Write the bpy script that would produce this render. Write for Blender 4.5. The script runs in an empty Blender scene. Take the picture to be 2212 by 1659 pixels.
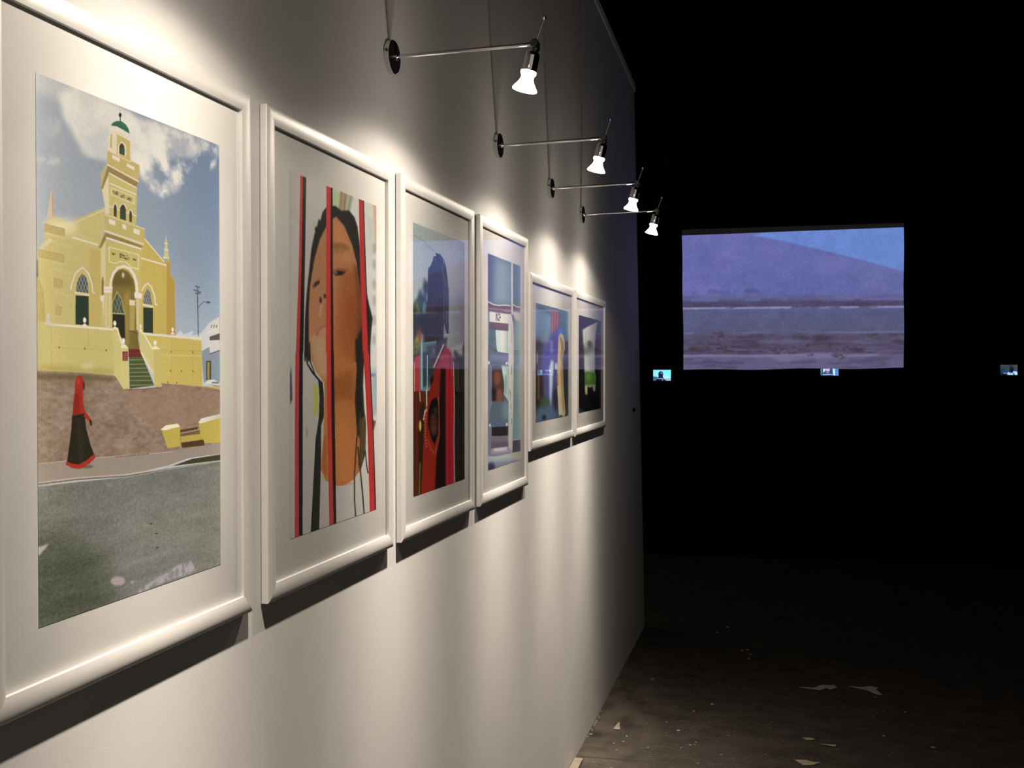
import bpy, bmesh, math, random
import numpy as np
from mathutils import Vector, Matrix

C = bpy.context.scene.collection
R = math.radians
EYE = 1.50                      # eye height; measured heights below are relative to it

# ------------------------------------------------------------------ helpers
def s2l(c):
    c = np.asarray(c, float) / 255.0
    return np.where(c <= 0.04045, c / 12.92, ((c + 0.055) / 1.055) ** 2.4)

def mat(name, col=(.8, .8, .8), rough=.5, metal=0.0, emis=None, estr=0.0, spec=.5):
    m = bpy.data.materials.new(name); m.use_nodes = True
    b = m.node_tree.nodes['Principled BSDF']
    b.inputs['Base Color'].default_value = (*col, 1)
    b.inputs['Roughness'].default_value = rough
    b.inputs['Metallic'].default_value = metal
    b.inputs['Specular IOR Level'].default_value = spec
    if emis:
        b.inputs['Emission Color'].default_value = (*emis, 1)
        b.inputs['Emission Strength'].default_value = estr
    return m

def noise_into(m, scale, lo, hi, detail=4, stretch=(1, 1, 1), rough=.6, bump=0.0, bscale=None):
    """noise-driven base colour between lo and hi, optional bump"""
    nt = m.node_tree; b = nt.nodes['Principled BSDF']
    tc = nt.nodes.new('ShaderNodeTexCoord'); mp = nt.nodes.new('ShaderNodeMapping')
    mp.inputs['Scale'].default_value = stretch
    nt.links.new(tc.outputs['Object'], mp.inputs['Vector'])
    n = nt.nodes.new('ShaderNodeTexNoise'); n.inputs['Scale'].default_value = scale
    n.inputs['Detail'].default_value = detail; n.inputs['Roughness'].default_value = rough
    nt.links.new(mp.outputs['Vector'], n.inputs['Vector'])
    r = nt.nodes.new('ShaderNodeValToRGB')
    r.color_ramp.elements[0].position = .3; r.color_ramp.elements[0].color = (*lo, 1)
    r.color_ramp.elements[1].position = .7; r.color_ramp.elements[1].color = (*hi, 1)
    nt.links.new(n.outputs['Fac'], r.inputs['Fac'])
    nt.links.new(r.outputs['Color'], b.inputs['Base Color'])
    if bump:
        n2 = nt.nodes.new('ShaderNodeTexNoise'); n2.inputs['Scale'].default_value = bscale or scale * 4
        n2.inputs['Detail'].default_value = 3
        nt.links.new(tc.outputs['Object'], n2.inputs['Vector'])
        bp = nt.nodes.new('ShaderNodeBump'); bp.inputs['Strength'].default_value = bump
        bp.inputs['Distance'].default_value = .002
        nt.links.new(n2.outputs['Fac'], bp.inputs['Height'])
        nt.links.new(bp.outputs['Normal'], b.inputs['Normal'])
    return r, tc

def obj(name, bm, m, parent=None, loc=None, smooth=None):
    bmesh.ops.recalc_face_normals(bm, faces=bm.faces)
    if smooth is not None:
        for f in bm.faces: f.smooth = True
        for e in bm.edges:
            if len(e.link_faces) == 2 and e.calc_face_angle(0) > R(smooth): e.smooth = False
    me = bpy.data.meshes.new(name); bm.to_mesh(me); bm.free()
    me.materials.append(m)
    o = bpy.data.objects.new(name, me); C.objects.link(o)
    if parent: o.parent = parent
    if loc: o.location = loc
    return o

def thing(name, label, cat, loc=(0, 0, 0), group=None):
    o = bpy.data.objects.new(name, None); C.objects.link(o)
    o.empty_display_size = .05
    o.location = loc; o['label'] = label; o['category'] = cat
    if group: o['group'] = group
    return o

def tag(o, label, cat, group=None):
    o['label'] = label; o['category'] = cat
    if group: o['group'] = group
    return o

def structure(o, label):
    o['kind'] = 'structure'; o['label'] = label; o['category'] = o.name.split('_')[0].split('.')[0]
    return o

def add_box(bm, lo, hi):
    v = [bm.verts.new((x, y, z)) for x in (lo[0], hi[0]) for y in (lo[1], hi[1]) for z in (lo[2], hi[2])]
    for f in ((0, 1, 3, 2), (4, 6, 7, 5), (0, 4, 5, 1), (2, 3, 7, 6), (0, 2, 6, 4), (1, 5, 7, 3)):
        bm.faces.new([v[i] for i in f])

def box(lo, hi, bevel=0):
    bm = bmesh.new(); add_box(bm, lo, hi)
    if bevel:
        bmesh.ops.bevel(bm, geom=bm.edges[:], offset=bevel, segments=2, affect='EDGES')
    return bm

def prism(pts, a, b, axis=0):
    """extrude a 2-D outline (in the two other axes) from a to b along axis"""
    bm = bmesh.new(); rings = []
    for t in (a, b):
        ring = []
        for p in pts:
            c = list(p); c.insert(axis, t); ring.append(bm.verts.new(c))
        rings.append(ring)
    n = len(pts)
    bm.faces.new(rings[0]); bm.faces.new(rings[1][::-1])
    for i in range(n):
        bm.faces.new((rings[0][i], rings[0][(i + 1) % n], rings[1][(i + 1) % n], rings[1][i]))
    return bm

def frame_axes(d):
    d = Vector(d).normalized()
    u = d.orthogonal().normalized(); return d, u, d.cross(u)

def add_lathe(bm, base, d, prof, seg=32, cap0=True, cap1=True):
    """prof = [(distance along d, radius)]"""
    d, u, w = frame_axes(d); base = Vector(base); rings = []
    for s, r in prof:
        rings.append([bm.verts.new(base + d * s + (u * math.cos(k * math.tau / seg) + w * math.sin(k * math.tau / seg)) * r) for k in range(seg)])
    for a, b in zip(rings, rings[1:]):
        for k in range(seg):
            bm.faces.new((a[k], a[(k + 1) % seg], b[(k + 1) % seg], b[k]))
    if cap0: bm.faces.new(rings[0][::-1])
    if cap1: bm.faces.new(rings[-1])

def add_ball(bm, c, r, seg=16):
    bmesh.ops.create_uvsphere(bm, u_segments=seg, v_segments=seg // 2 + 2, radius=r, matrix=Matrix.Translation(c))

def add_tube(bm, a, b, r, seg=12):
    a = Vector(a); b = Vector(b)
    add_lathe(bm, a, b - a, [(0, r), ((b - a).length, r)], seg)

# ------------------------------------------------------------------ picture printing
# The prints are colour grids: shapes are measured in the picture, carried on to the flat
# sheet by the homography of the sheet's four corners, and stored as a colour per grid vertex.
def homography(src, dst):
    A = []
    for (x, y), (u, v) in zip(src, dst):
        A.append([x, y, 1, 0, 0, 0, -u * x, -u * y, -u]); A.append([0, 0, 0, x, y, 1, -v * x, -v * y, -v])
    _, _, vt = np.linalg.svd(np.array(A, float)); return vt[-1].reshape(3, 3)

def zoom(x0, y0, s):
    return lambda pts: [(x0 + x / s, y0 + y / s) for x, y in pts]

def value_noise(h, w, fy, fx, seed, octaves=4, gain=.55):
    rng = np.random.RandomState(seed); out = np.zeros((h, w)); amp = 1; tot = 0
    for o in range(octaves):
        ny, nx = max(2, int(fy * 2 ** o) + 2), max(2, int(fx * 2 ** o) + 2)
        g = rng.rand(ny, nx)
        yy = np.linspace(0, ny - 1.001, h); xx = np.linspace(0, nx - 1.001, w)
        y0 = yy.astype(int); x0 = xx.astype(int)
        ty = (yy - y0)[:, None]; tx = (xx - x0)[None, :]
        ty = ty * ty * (3 - 2 * ty); tx = tx * tx * (3 - 2 * tx)
        a = g[y0][:, x0]; b = g[y0][:, x0 + 1]; c = g[y0 + 1][:, x0]; d = g[y0 + 1][:, x0 + 1]
        out += amp * ((a * (1 - tx) + b * tx) * (1 - ty) + (c * (1 - tx) + d * tx) * ty)
        tot += amp; amp *= gain
    return out / tot

def box_blur(m, r, axis):
    if r < 1: return m
    r = int(r); k = 2 * r + 1
    pad = [(0, 0)] * m.ndim; pad[axis] = (r + 1, r)
    c = np.cumsum(np.pad(m, pad, mode='edge'), axis=axis)
    n = m.shape[axis]
    a = np.take(c, range(k, k + n), axis=axis); b = np.take(c, range(0, n), axis=axis)
    return (a - b) / k

# rendered brightness of plain white sheet paper at each print's place (3 rows x 3 columns), dividing by it leaves lighting differences in the ink colours
PAPER_LIGHT = [
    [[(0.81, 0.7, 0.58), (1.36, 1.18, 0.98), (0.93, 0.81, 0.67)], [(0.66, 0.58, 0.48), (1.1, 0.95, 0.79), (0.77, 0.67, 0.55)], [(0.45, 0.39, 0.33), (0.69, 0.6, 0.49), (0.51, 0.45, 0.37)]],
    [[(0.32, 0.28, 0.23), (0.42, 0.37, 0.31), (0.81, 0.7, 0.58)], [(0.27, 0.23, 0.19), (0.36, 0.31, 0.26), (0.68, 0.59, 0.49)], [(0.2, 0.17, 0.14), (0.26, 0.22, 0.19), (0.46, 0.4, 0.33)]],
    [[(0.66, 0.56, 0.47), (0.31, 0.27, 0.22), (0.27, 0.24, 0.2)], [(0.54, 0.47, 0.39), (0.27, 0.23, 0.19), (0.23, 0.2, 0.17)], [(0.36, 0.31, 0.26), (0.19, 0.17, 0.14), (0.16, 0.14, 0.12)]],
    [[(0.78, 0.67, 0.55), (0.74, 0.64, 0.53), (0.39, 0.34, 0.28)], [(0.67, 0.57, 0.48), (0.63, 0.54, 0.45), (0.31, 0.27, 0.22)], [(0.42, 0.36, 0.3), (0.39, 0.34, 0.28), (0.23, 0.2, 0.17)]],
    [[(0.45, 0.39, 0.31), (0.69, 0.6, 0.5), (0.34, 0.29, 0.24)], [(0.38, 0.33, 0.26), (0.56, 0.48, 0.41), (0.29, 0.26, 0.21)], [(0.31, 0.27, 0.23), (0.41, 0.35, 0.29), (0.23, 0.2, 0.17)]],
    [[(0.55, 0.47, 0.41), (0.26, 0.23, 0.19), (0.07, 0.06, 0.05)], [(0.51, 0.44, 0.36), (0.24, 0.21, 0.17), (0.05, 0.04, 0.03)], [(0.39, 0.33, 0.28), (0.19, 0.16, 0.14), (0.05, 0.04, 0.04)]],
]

class Art:
    def __init__(self, corners, w, h):
        self.w, self.h = w, h
        self.H = homography(corners, [(0, 0), (w - 1, 0), (w - 1, h - 1), (0, h - 1)])
        self.img = np.zeros((h, w, 3)); self.q = np.mean([abs(corners[0][0] - corners[1][0]) / w])
        yy, xx = np.mgrid[0:h, 0:w]
        self.U = xx / (w - 1); self.V = yy / (h - 1)
    def to(self, pts):
        p = np.c_[np.asarray(pts, float), np.ones(len(pts))] @ self.H.T
        return p[:, :2] / p[:, 2:]
    def mask(self, pts, blur=0):
        p = self.to(pts); m = np.zeros((self.h, self.w))
        x0, y0 = np.floor(p.min(0)).astype(int) - 1; x1, y1 = np.ceil(p.max(0)).astype(int) + 2
        x0, y0 = max(x0, 0), max(y0, 0); x1, y1 = min(x1, self.w), min(y1, self.h)
        if x1 > x0 and y1 > y0:
            S = 3; acc = np.zeros((y1 - y0, x1 - x0))
            for sy in range(S):
                for sx in range(S):
                    gx = np.arange(x0, x1)[None, :] + (sx + .5) / S - .5
                    gy = np.arange(y0, y1)[:, None] + (sy + .5) / S - .5
                    ins = np.zeros((y1 - y0, x1 - x0), bool)
                    for (ax, ay), (bx, by) in zip(p, np.roll(p, -1, 0)):
                        if ay == by: continue
                        c = (ay > gy) != (by > gy)
                        xi = ax + (gy - ay) * (bx - ax) / (by - ay)
                        ins ^= c & (gx < xi)
                    acc += ins
            m[y0:y1, x0:x1] = acc / (S * S)
        if blur:
            # blur is in picture pixels: convert to grid steps on each axis near the shape's centre
            c = np.mean(np.asarray(pts, float), 0)
            e = self.to([c, c + (blur, 0), c + (0, blur)])
            rx = np.hypot(*(e[1] - e[0])); ry = np.hypot(*(e[2] - e[0]))
            for _ in range(2):
                m = box_blur(m, max(1, round(rx * .6)), 1); m = box_blur(m, max(1, round(ry * .6)), 0)
        return m
    def lay(self, m, col, a=1.0):
        m = (m * a)[..., None]; self.img = self.img * (1 - m) + np.asarray(col, float) * m
    def poly(self, pts, col, blur=0, a=1.0, noise=None):
        m = self.mask(pts, blur)
        if noise is not None: m = m * noise
        self.lay(m, col, a)
    def ell(self, pts, rx, ry, col, blur=0, a=1.0, rot=0, noise=None):
        (cx, cy) = pts
        c, s = math.cos(rot), math.sin(rot)
        P = [(cx + rx * math.cos(t) * c - ry * math.sin(t) * s, cy + rx * math.cos(t) * s + ry * math.sin(t) * c) for t in np.linspace(0, math.tau, 28)[:-1]]
        self.poly(P, col, blur, a, noise)
    def line(self, pts, wd, col, a=1.0, blur=0):
        m = np.zeros((self.h, self.w))
        for (ax, ay), (bx, by) in zip(pts, pts[1:]):
            L = math.hypot(bx - ax, by - ay) or 1; nx, ny = -(by - ay) / L * wd / 2, (bx - ax) / L * wd / 2
            ex, ey = (bx - ax) / L * wd * .3, (by - ay) / L * wd * .3
            m = np.maximum(m, self.mask([(ax + nx - ex, ay + ny - ey), (bx + nx + ex, by + ny + ey), (bx - nx + ex, by - ny + ey), (ax - nx - ex, ay - ny - ey)], blur))
        self.lay(m, col, a)
    def grade(self, tl, tr, bl, br):
        U, V = self.U[..., None], self.V[..., None]
        return (np.asarray(tl) * (1 - U) + np.asarray(tr) * U) * (1 - V) + (np.asarray(bl) * (1 - U) + np.asarray(br) * U) * V
    def grain(self, amt, fy, fx, seed, octaves=3, m=None):
        n = (value_noise(self.h, self.w, fy, fx, seed, octaves) - .5) * 2 * amt
        if m is not None: n = n * m
        self.img = np.clip(self.img + n[..., None], 0, 255)
    def tone(self, sat, gamma):
        g = self.img @ np.array((.3, .59, .11)); x = g[..., None] * (1 - sat) + self.img * sat
        self.img = 255 * np.clip(x / 255, 0, 1) ** gamma
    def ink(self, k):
        """ink colour = seen colour over rendered white-paper brightness; leftover light differences stay in it"""
        T = np.array(PAPER_LIGHT[k]); U, V = self.U[..., None], self.V[..., None]
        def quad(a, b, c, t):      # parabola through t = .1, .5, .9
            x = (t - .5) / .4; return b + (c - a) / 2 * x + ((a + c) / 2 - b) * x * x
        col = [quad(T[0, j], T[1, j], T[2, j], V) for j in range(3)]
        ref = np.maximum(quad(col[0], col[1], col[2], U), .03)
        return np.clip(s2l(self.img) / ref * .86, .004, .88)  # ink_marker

def colour_grid(name, rgb, corner, du, dv, m, parent=None):
    """flat sheet with one colour per vertex; corner = top left, du along its top, dv down its side"""
    h, w = rgb.shape[:2]
    corner, du, dv = (np.asarray(t, float) for t in (corner, du, dv))
    U, V = np.meshgrid(np.linspace(0, 1, w), np.linspace(0, 1, h))
    co = corner + U[..., None] * du + V[..., None] * dv
    idx = np.arange(w * h).reshape(h, w)
    q = np.stack([idx[:-1, :-1], idx[1:, :-1], idx[1:, 1:], idx[:-1, 1:]], -1).reshape(-1, 4)
    me = bpy.data.meshes.new(name)
    me.vertices.add(w * h); me.vertices.foreach_set('co', co.reshape(-1).astype(np.float32))
    nf = len(q)
    me.loops.add(nf * 4); me.loops.foreach_set('vertex_index', q.reshape(-1).astype(np.int32))
    me.polygons.add(nf); me.polygons.foreach_set('loop_start', np.arange(0, nf * 4, 4, dtype=np.int32))
    me.update(calc_edges=True)
    at = me.color_attributes.new('ink', 'FLOAT_COLOR', 'POINT')
    c4 = np.concatenate([rgb.reshape(-1, 3), np.ones((w * h, 1))], 1).astype(np.float32)
    at.data.foreach_set('color', c4.reshape(-1))
    me.materials.append(m)
    o = bpy.data.objects.new(name, me); C.objects.link(o)
    if parent: o.parent = parent
    return o

# ------------------------------------------------------------------ materials
M = {}
M['wall'] = mat('white_wall_paint', (.80, .80, .79), .75, spec=.25)
noise_into(M['wall'], 6, (.625, .62, .61), (.655, .65, .64), bump=.05, bscale=240)
M['black'] = mat('black_paint', (.004, .004, .004), .95, spec=.02)
noise_into(M['black'], 3, (.0025, .0025, .0025), (.0045, .0042, .0042))
M['trim'] = mat('pale_trim', (.85, .84, .82), .7, spec=.2)
M['frame'] = mat('satin_silver_lacquer', (.80, .79, .77), .46, .38)
noise_into(M['frame'], 40, (.78, .77, .75), (.82, .81, .79))
M['mat'] = mat('mat_board', (.80, .80, .78), .9, spec=.05)
noise_into(M['mat'], 9, (.87, .87, .85), (.885, .885, .865))
M['backing'] = mat('brown_backing_board', (.08, .06, .045), .9)
M['chrome'] = mat('chrome', (.75, .75, .76), .10, 1.0)
M['brushed'] = mat('brushed_steel', (.62, .62, .62), .28, 1.0)
M['dark_chrome'] = mat('plate_dark_reflection', (.02, .02, .022), .05, 0, spec=.6)  # dark reflection of the room put into the plate's base colour
M['dark_joint'] = mat('dark_swivel_metal', (.10, .10, .10), .3, .8)
M['cord'] = mat('grey_cord_plastic', (.36, .33, .30), .5)
M['plastic'] = mat('black_plastic', (.006, .006, .006), .5, spec=.2)
M['scrap'] = mat('pale_paper', (.22, .20, .17), .9)
noise_into(M['scrap'], 30, (.15, .135, .115), (.25, .23, .20))
M['scrap_y'] = mat('yellowed_paper', (.36, .33, .17), .9)
noise_into(M['scrap_y'], 30, (.13, .115, .06), (.20, .18, .10))
M['wood'] = mat('pale_wood', (.62, .52, .38), .7)
noise_into(M['wood'], 14, (.17, .14, .10), (.22, .185, .14), stretch=(1, 6, 1))
M['bulb'] = mat('glowing_reflector_glass', (.9, .9, .9), .2, emis=(1, .875, .74), estr=44)
M['bulb_face'] = mat('glowing_lamp_front', (.9, .9, .9), .2, emis=(1, .885, .76), estr=50)

def ink_material(name, rough=.55):
    m = bpy.data.materials.new(name); m.use_nodes = True; nt = m.node_tree
    b = nt.nodes['Principled BSDF']; b.inputs['Roughness'].default_value = rough
    b.inputs['Specular IOR Level'].default_value = .15
    a = nt.nodes.new('ShaderNodeVertexColor'); a.layer_name = 'ink'
    nt.links.new(a.outputs['Color'], b.inputs['Base Color'])
    return m
M['ink'] = ink_material('photographic_print')

def glow_material(name, strength):
    m = bpy.data.materials.new(name); m.use_nodes = True; nt = m.node_tree
    b = nt.nodes['Principled BSDF']; b.inputs['Base Color'].default_value = (.02, .02, .02, 1)
    b.inputs['Roughness'].default_value = .8; b.inputs['Specular IOR Level'].default_value = .1
    a = nt.nodes.new('ShaderNodeVertexColor'); a.layer_name = 'ink'
    nt.links.new(a.outputs['Color'], b.inputs['Emission Color'])
    b.inputs['Emission Strength'].default_value = strength
    return m
M['projection'] = glow_material('projected_picture', 1.0)
M['lcd'] = glow_material('lit_display', 1.0)

# picture glass: clear, with Schlick reflection at each of its two faces
def glass_material():
    m = bpy.data.materials.new('picture_glass'); m.use_nodes = True; nt = m.node_tree
    nt.nodes.clear(); N = nt.nodes.new; L = nt.links.new
    out = N('ShaderNodeOutputMaterial'); mix = N('ShaderNodeMixShader')
    tr = N('ShaderNodeBsdfTransparent'); gl = N('ShaderNodeBsdfGlossy'); gl.inputs['Roughness'].default_value = 0
    geo = N('ShaderNodeNewGeometry')
    dot = N('ShaderNodeVectorMath'); dot.operation = 'DOT_PRODUCT'
    L(geo.outputs['Incoming'], dot.inputs[0]); L(geo.outputs['Normal'], dot.inputs[1])
    ab = N('ShaderNodeMath'); ab.operation = 'ABSOLUTE'; L(dot.outputs['Value'], ab.inputs[0])
    om = N('ShaderNodeMath'); om.operation = 'SUBTRACT'; om.inputs[0].default_value = 1; L(ab.outputs[0], om.inputs[1])
    pw = N('ShaderNodeMath'); pw.operation = 'POWER'; L(om.outputs[0], pw.inputs[0]); pw.inputs[1].default_value = 5
    ma = N('ShaderNodeMath'); ma.operation = 'MULTIPLY_ADD'; L(pw.outputs[0], ma.inputs[0])
    ma.inputs[1].default_value = .96; ma.inputs[2].default_value = .04
    L(ma.outputs[0], mix.inputs['Fac']); L(tr.outputs[0], mix.inputs[1]); L(gl.outputs[0], mix.inputs[2])
    L(mix.outputs[0], out.inputs['Surface'])
    return m
M['glass'] = glass_material()

# worn dark floor: streaked brown boards, scratches, pale flecks, one panel seam
def floor_material():
    m = mat('worn_dark_floor', (.05, .045, .04), .7, spec=.2)
    r, tc = noise_into(m, 7, (.009, .0075, .0055), (.034, .028, .021), detail=8, stretch=(.8, 1.3, 1), rough=.75, bump=.3, bscale=60)
    nt = m.node_tree; b = nt.nodes['Principled BSDF']; N = nt.nodes.new; L = nt.links.new
    col = r.outputs['Color']
    def over(fac, c, a):
        nonlocal col
        mx = N('ShaderNodeMix'); mx.data_type = 'RGBA'
        k = N('ShaderNodeMath'); k.operation = 'MULTIPLY'; k.inputs[1].default_value = a; L(fac, k.inputs[0])
        L(k.outputs[0], mx.inputs['Factor']); L(col, mx.inputs['A']); mx.inputs['B'].default_value = (*c, 1)
        col = mx.outputs['Result']
    def streak(scale, stretch, rot, lo, hi):
        mp = N('ShaderNodeMapping'); mp.inputs['Scale'].default_value = stretch; mp.inputs['Rotation'].default_value = (0, 0, rot)
        L(tc.outputs['Object'], mp.inputs['Vector'])
        n = N('ShaderNodeTexNoise'); n.inputs['Scale'].default_value = scale; n.inputs['Detail'].default_value = 2
        L(mp.outputs['Vector'], n.inputs['Vector'])
        rr = N('ShaderNodeMapRange'); rr.inputs['From Min'].default_value = lo; rr.inputs['From Max'].default_value = hi
        L(n.outputs['Fac'], rr.inputs['Value']); return rr.outputs['Result']
    over(streak(16, (.5, 6, 1), .35, .68, .76), (.16, .14, .11), .45)
    over(streak(34, (2, 2.6, 1), .6, .60, .78), (.11, .092, .07), .6)
    over(streak(24, (.4, 8, 1), -.9, .70, .76), (.16, .135, .10), .45)
    over(streak(26, (.5, 5, 1), 0.05, .62, .72), (.020, .016, .012), .75)
    over(streak(3.2, (1, 1.6, 1), .4, .55, .75), (.025, .022, .016), .6)
    v = N('ShaderNodeTexVoronoi'); v.inputs['Scale'].default_value = 13; v.inputs['Randomness'].default_value = 1
    L(tc.outputs['Object'], v.inputs['Vector'])
    rr = N('ShaderNodeMapRange'); rr.inputs['From Min'].default_value = .075; rr.inputs['From Max'].default_value = .05
    L(v.outputs['Distance'], rr.inputs['Value'])
    over(rr.outputs['Result'], (.22, .20, .15), .5)
    sep = N('ShaderNodeSeparateXYZ'); L(tc.outputs['Object'], sep.inputs[0])
    # paler mottled band, strongest along the foot of the white wall
    du = N('ShaderNodeMapRange'); du.inputs['From Min'].default_value = .34; du.inputs['From Max'].default_value = .02; L(sep.outputs['X'], du.inputs['Value'])
    dn = N('ShaderNodeMath'); dn.operation = 'MULTIPLY'; L(du.outputs['Result'], dn.inputs[0]); L(streak(9, (1, .7, 1), .1, .30, .62), dn.inputs[1])
    en = N('ShaderNodeMapRange'); en.inputs['From Min'].default_value = 6.1; en.inputs['From Max'].default_value = 5.2; L(sep.outputs['Y'], en.inputs['Value'])
    de = N('ShaderNodeMath'); de.operation = 'MULTIPLY'; L(dn.outputs[0], de.inputs[0]); L(en.outputs['Result'], de.inputs[1]); dn = de
    over(dn.outputs[0], (.085, .071, .056), .75)
    d = N('ShaderNodeMath'); d.operation = 'SUBTRACT'; L(sep.outputs['Y'], d.inputs[0]); d.inputs[1].default_value = 4.225
    a = N('ShaderNodeMath'); a.operation = 'ABSOLUTE'; L(d.outputs[0], a.inputs[0])
    rr = N('ShaderNodeMapRange'); rr.inputs['From Min'].default_value = .007; rr.inputs['From Max'].default_value = .004
    L(a.outputs[0], rr.inputs['Value']); over(rr.outputs['Result'], (.02, .016, .012), .8)
    L(col, b.inputs['Base Color'])
    return m
M['floor'] = floor_material()

# ------------------------------------------------------------------ the setting
def top_z(y): return EYE + 1.516 + .045 * (5.954 - y)
wall = obj('wall_left', prism([(-2.5, 0), (6.46, 0), (5.954, top_z(5.954) - .002), (-2.5, top_z(-2.5) - .002)], -.10, 0, 0), M['wall'])
structure(wall, 'white free-standing partition wall that carries the six framed pictures')
cap = prism([(-2.5, top_z(-2.5) - .030), (5.968, top_z(5.954) - .030), (5.962, top_z(5.954) + .006), (-2.5, top_z(-2.5) + .006)], -.106, .006, 0)
structure(obj('trim_1', cap, M['trim']), 'thin pale cap strip along the top edge of the white wall')
structure(obj('floor', box((-3, -2.5, -.10), (5, 9.0, 0)), M['floor']), 'dark worn floor with scratches and pale flecks')
structure(obj('ceiling', box((-3, -2.5, 4.5), (5, 9.0, 4.6)), M['black']), 'black ceiling')
structure(obj('wall_back', box((-3, 9.0, -.1), (5, 9.1, 4.6)), M['black']), 'black back wall behind the projection screen')
structure(obj('wall_right', box((5, -2.5, -.1), (5.1, 9.1, 4.6)), M['black']), 'black wall on the right')

# ------------------------------------------------------------------ picture contents
BLK = (28, 25, 22)

def art_church():
    A = Art([(78.5, 161), (473.4, 311.4), (477, 1220.3), (82.8, 1356.4)], 390, 860)
    z1 = zoom(0, 0, 1.975); z2 = zoom(0, 800, 1.932); zT = zoom(60, 220, 4.148); zM = zoom(60, 480, 4.367); zR = zoom(250, 480, 4.365)
    one = lambda z, x, y: z([(x, y)])[0]
    # sky and cloud
    A.img = A.grade((172, 170, 176), (96, 130, 168), (190, 196, 192), (205, 214, 216))
    sky_v = (np.clip(A.V / .58, 0, 1) ** 1.7)[..., None]
    A.img = (1 - sky_v) * A.grade((170, 170, 170), (110, 130, 154), (170, 170, 170), (110, 130, 154)) + sky_v * A.grade((182, 187, 184), (196, 204, 204), (182, 187, 184), (196, 204, 204))
    n1 = np.clip((value_noise(A.h, A.w, 14, 8, 3, 6, .6) - .36) * 3.6, 0, 1)
    n2 = np.clip((value_noise(A.h, A.w, 17, 9, 8, 6, .62) - .40) * 4.2, 0, 1)
    A.poly(z1([(150, 300), (940, 610), (940, 660), (800, 640), (620, 640), (420, 560), (330, 520), (240, 430), (150, 400)]), (204, 194, 184), 12, .7, .4 + .6 * n2)
    A.poly(z1([(255, 405), (320, 372), (450, 430), (560, 480), (640, 600), (650, 740), (570, 705), (450, 690), (360, 665), (320, 590), (270, 500)]), (236, 224, 204), 8, .97, .65 + .35 * n1)
    A.poly(z1([(540, 480), (700, 540), (830, 578), (925, 615), (918, 700), (850, 760), (790, 790), (700, 850), (640, 810), (590, 740)]), (240, 227, 208), 6, .97, n2)
    A.poly(z1([(540, 490), (760, 556), (880, 606), (830, 670), (720, 670), (600, 660)]), (232, 220, 202), 8, .8, .45 + .55 * n1)
    A.poly(z1([(185, 540), (205, 510), (240, 505), (262, 530), (255, 570), (225, 590), (195, 580)]), (208, 198, 184), 7, .85, .3 + .7 * n1)
    A.poly(z1([(200, 690), (225, 672), (258, 680), (250, 705), (215, 712)]), (204, 194, 184), 5, .8, .3 + .7 * n2); A.poly(z1([(155, 680), (190, 670), (200, 690), (165, 700)]), (196, 188, 180), 5, .7)
    for a, b in (((70, 300), (400, 940)), ((130, 690), (340, 1030))): A.line(zT([a, b]), .6, (146, 148, 152), .7)
    # far houses on the right
    A.poly(zR([(560, 1060), (610, 1012), (640, 1050), (730, 1015), (720, 1062), (800, 1040), (880, 940), (975, 880), (980, 1190), (890, 1230), (810, 1200), (800, 1090)]), (208, 203, 198))
    A.line(zR([(870, 1035), (980, 980)]), 3, (228, 222, 215)); A.poly(zR([(885, 1070), (985, 1035), (985, 1100), (885, 1105)]), (98, 88, 78))
    for x in (900, 925, 950): A.line(zR([(x, 985), (x + 6, 960)]), 2, (120, 118, 112))
    A.poly(zR([(805, 1190), (880, 1150), (890, 1235), (985, 1200), (985, 1560), (830, 1500)]), (140, 150, 156))
    A.line(zR([(806, 1200), (895, 1148)]), 3, (222, 218, 212)); A.line(zR([(888, 1232), (985, 1198)]), 2, (92, 84, 78))
    A.poly(zR([(852, 1300), (900, 1295), (900, 1475), (852, 1480)]), (70, 78, 76)); A.poly(zR([(864, 1312), (884, 1310), (884, 1472), (864, 1474)]), (192, 160, 62))
    A.poly(zR([(840, 1505), (868, 1480), (930, 1476), (985, 1505), (985, 1535), (850, 1512)]), (228, 223, 216)); A.poly(zR([(905, 1500), (970, 1495), (975, 1515), (905, 1512)]), (120, 122, 124))
    # street lamp
    g = (78, 80, 82)
    A.line(zR([(778, 1065), (770, 665)]), 1.8, g); A.line(zR([(778, 795), (800, 765), (830, 742), (856, 738)]), 1.1, g)
    A.ell(one(zR, 873, 746), 4.4, 2.2, g); A.line(zR([(735, 628), (802, 650)]), 2, g); A.line(zR([(750, 593), (790, 605)]), 2, g)
    A.line(zR([(750, 660), (795, 662)]), 2.4, g); A.line(zR([(766, 600), (776, 655)]), 1.6, g); A.line(zR([(800, 600), (980, 555)]), .5, (150, 165, 175), .6)
    Y = (220, 197, 112); CR = (232, 214, 190)
    # facade left, gable and spires
    A.poly(zT([(175, 1045), (213, 785), (243, 1045)]), (222, 188, 150)); A.line(zT([(222, 830), (232, 1040)]), 2, (210, 160, 110))
    A.poly(z1([(140, 1240), (165, 1065), (192, 1018), (192, 950), (240, 928), (300, 950), (345, 928), (445, 885), (460, 1420), (140, 1420)]), (222, 200, 120))
    A.poly(zM([(170, -20), (380, 30), (660, 215), (660, 240), (430, 180), (170, 110)]), (226, 206, 132), 6, .7)
    A.ell(one(zM, 330, 40), 36, 16, (240, 226, 180), 14, .7)
    for p in ([(165, 20), (350, 68), (346, 140), (160, 92)], [(105, 262), (340, 312), (340, 385), (105, 330)], [(250, 530), (326, 550), (322, 622), (250, 606)], [(262, 790), (318, 800), (312, 880), (262, 868)]):
        A.poly(zM(p), (212, 184, 106)); A.line(zM(p + p[:1]), .9, (176, 148, 84), .8)
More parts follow.
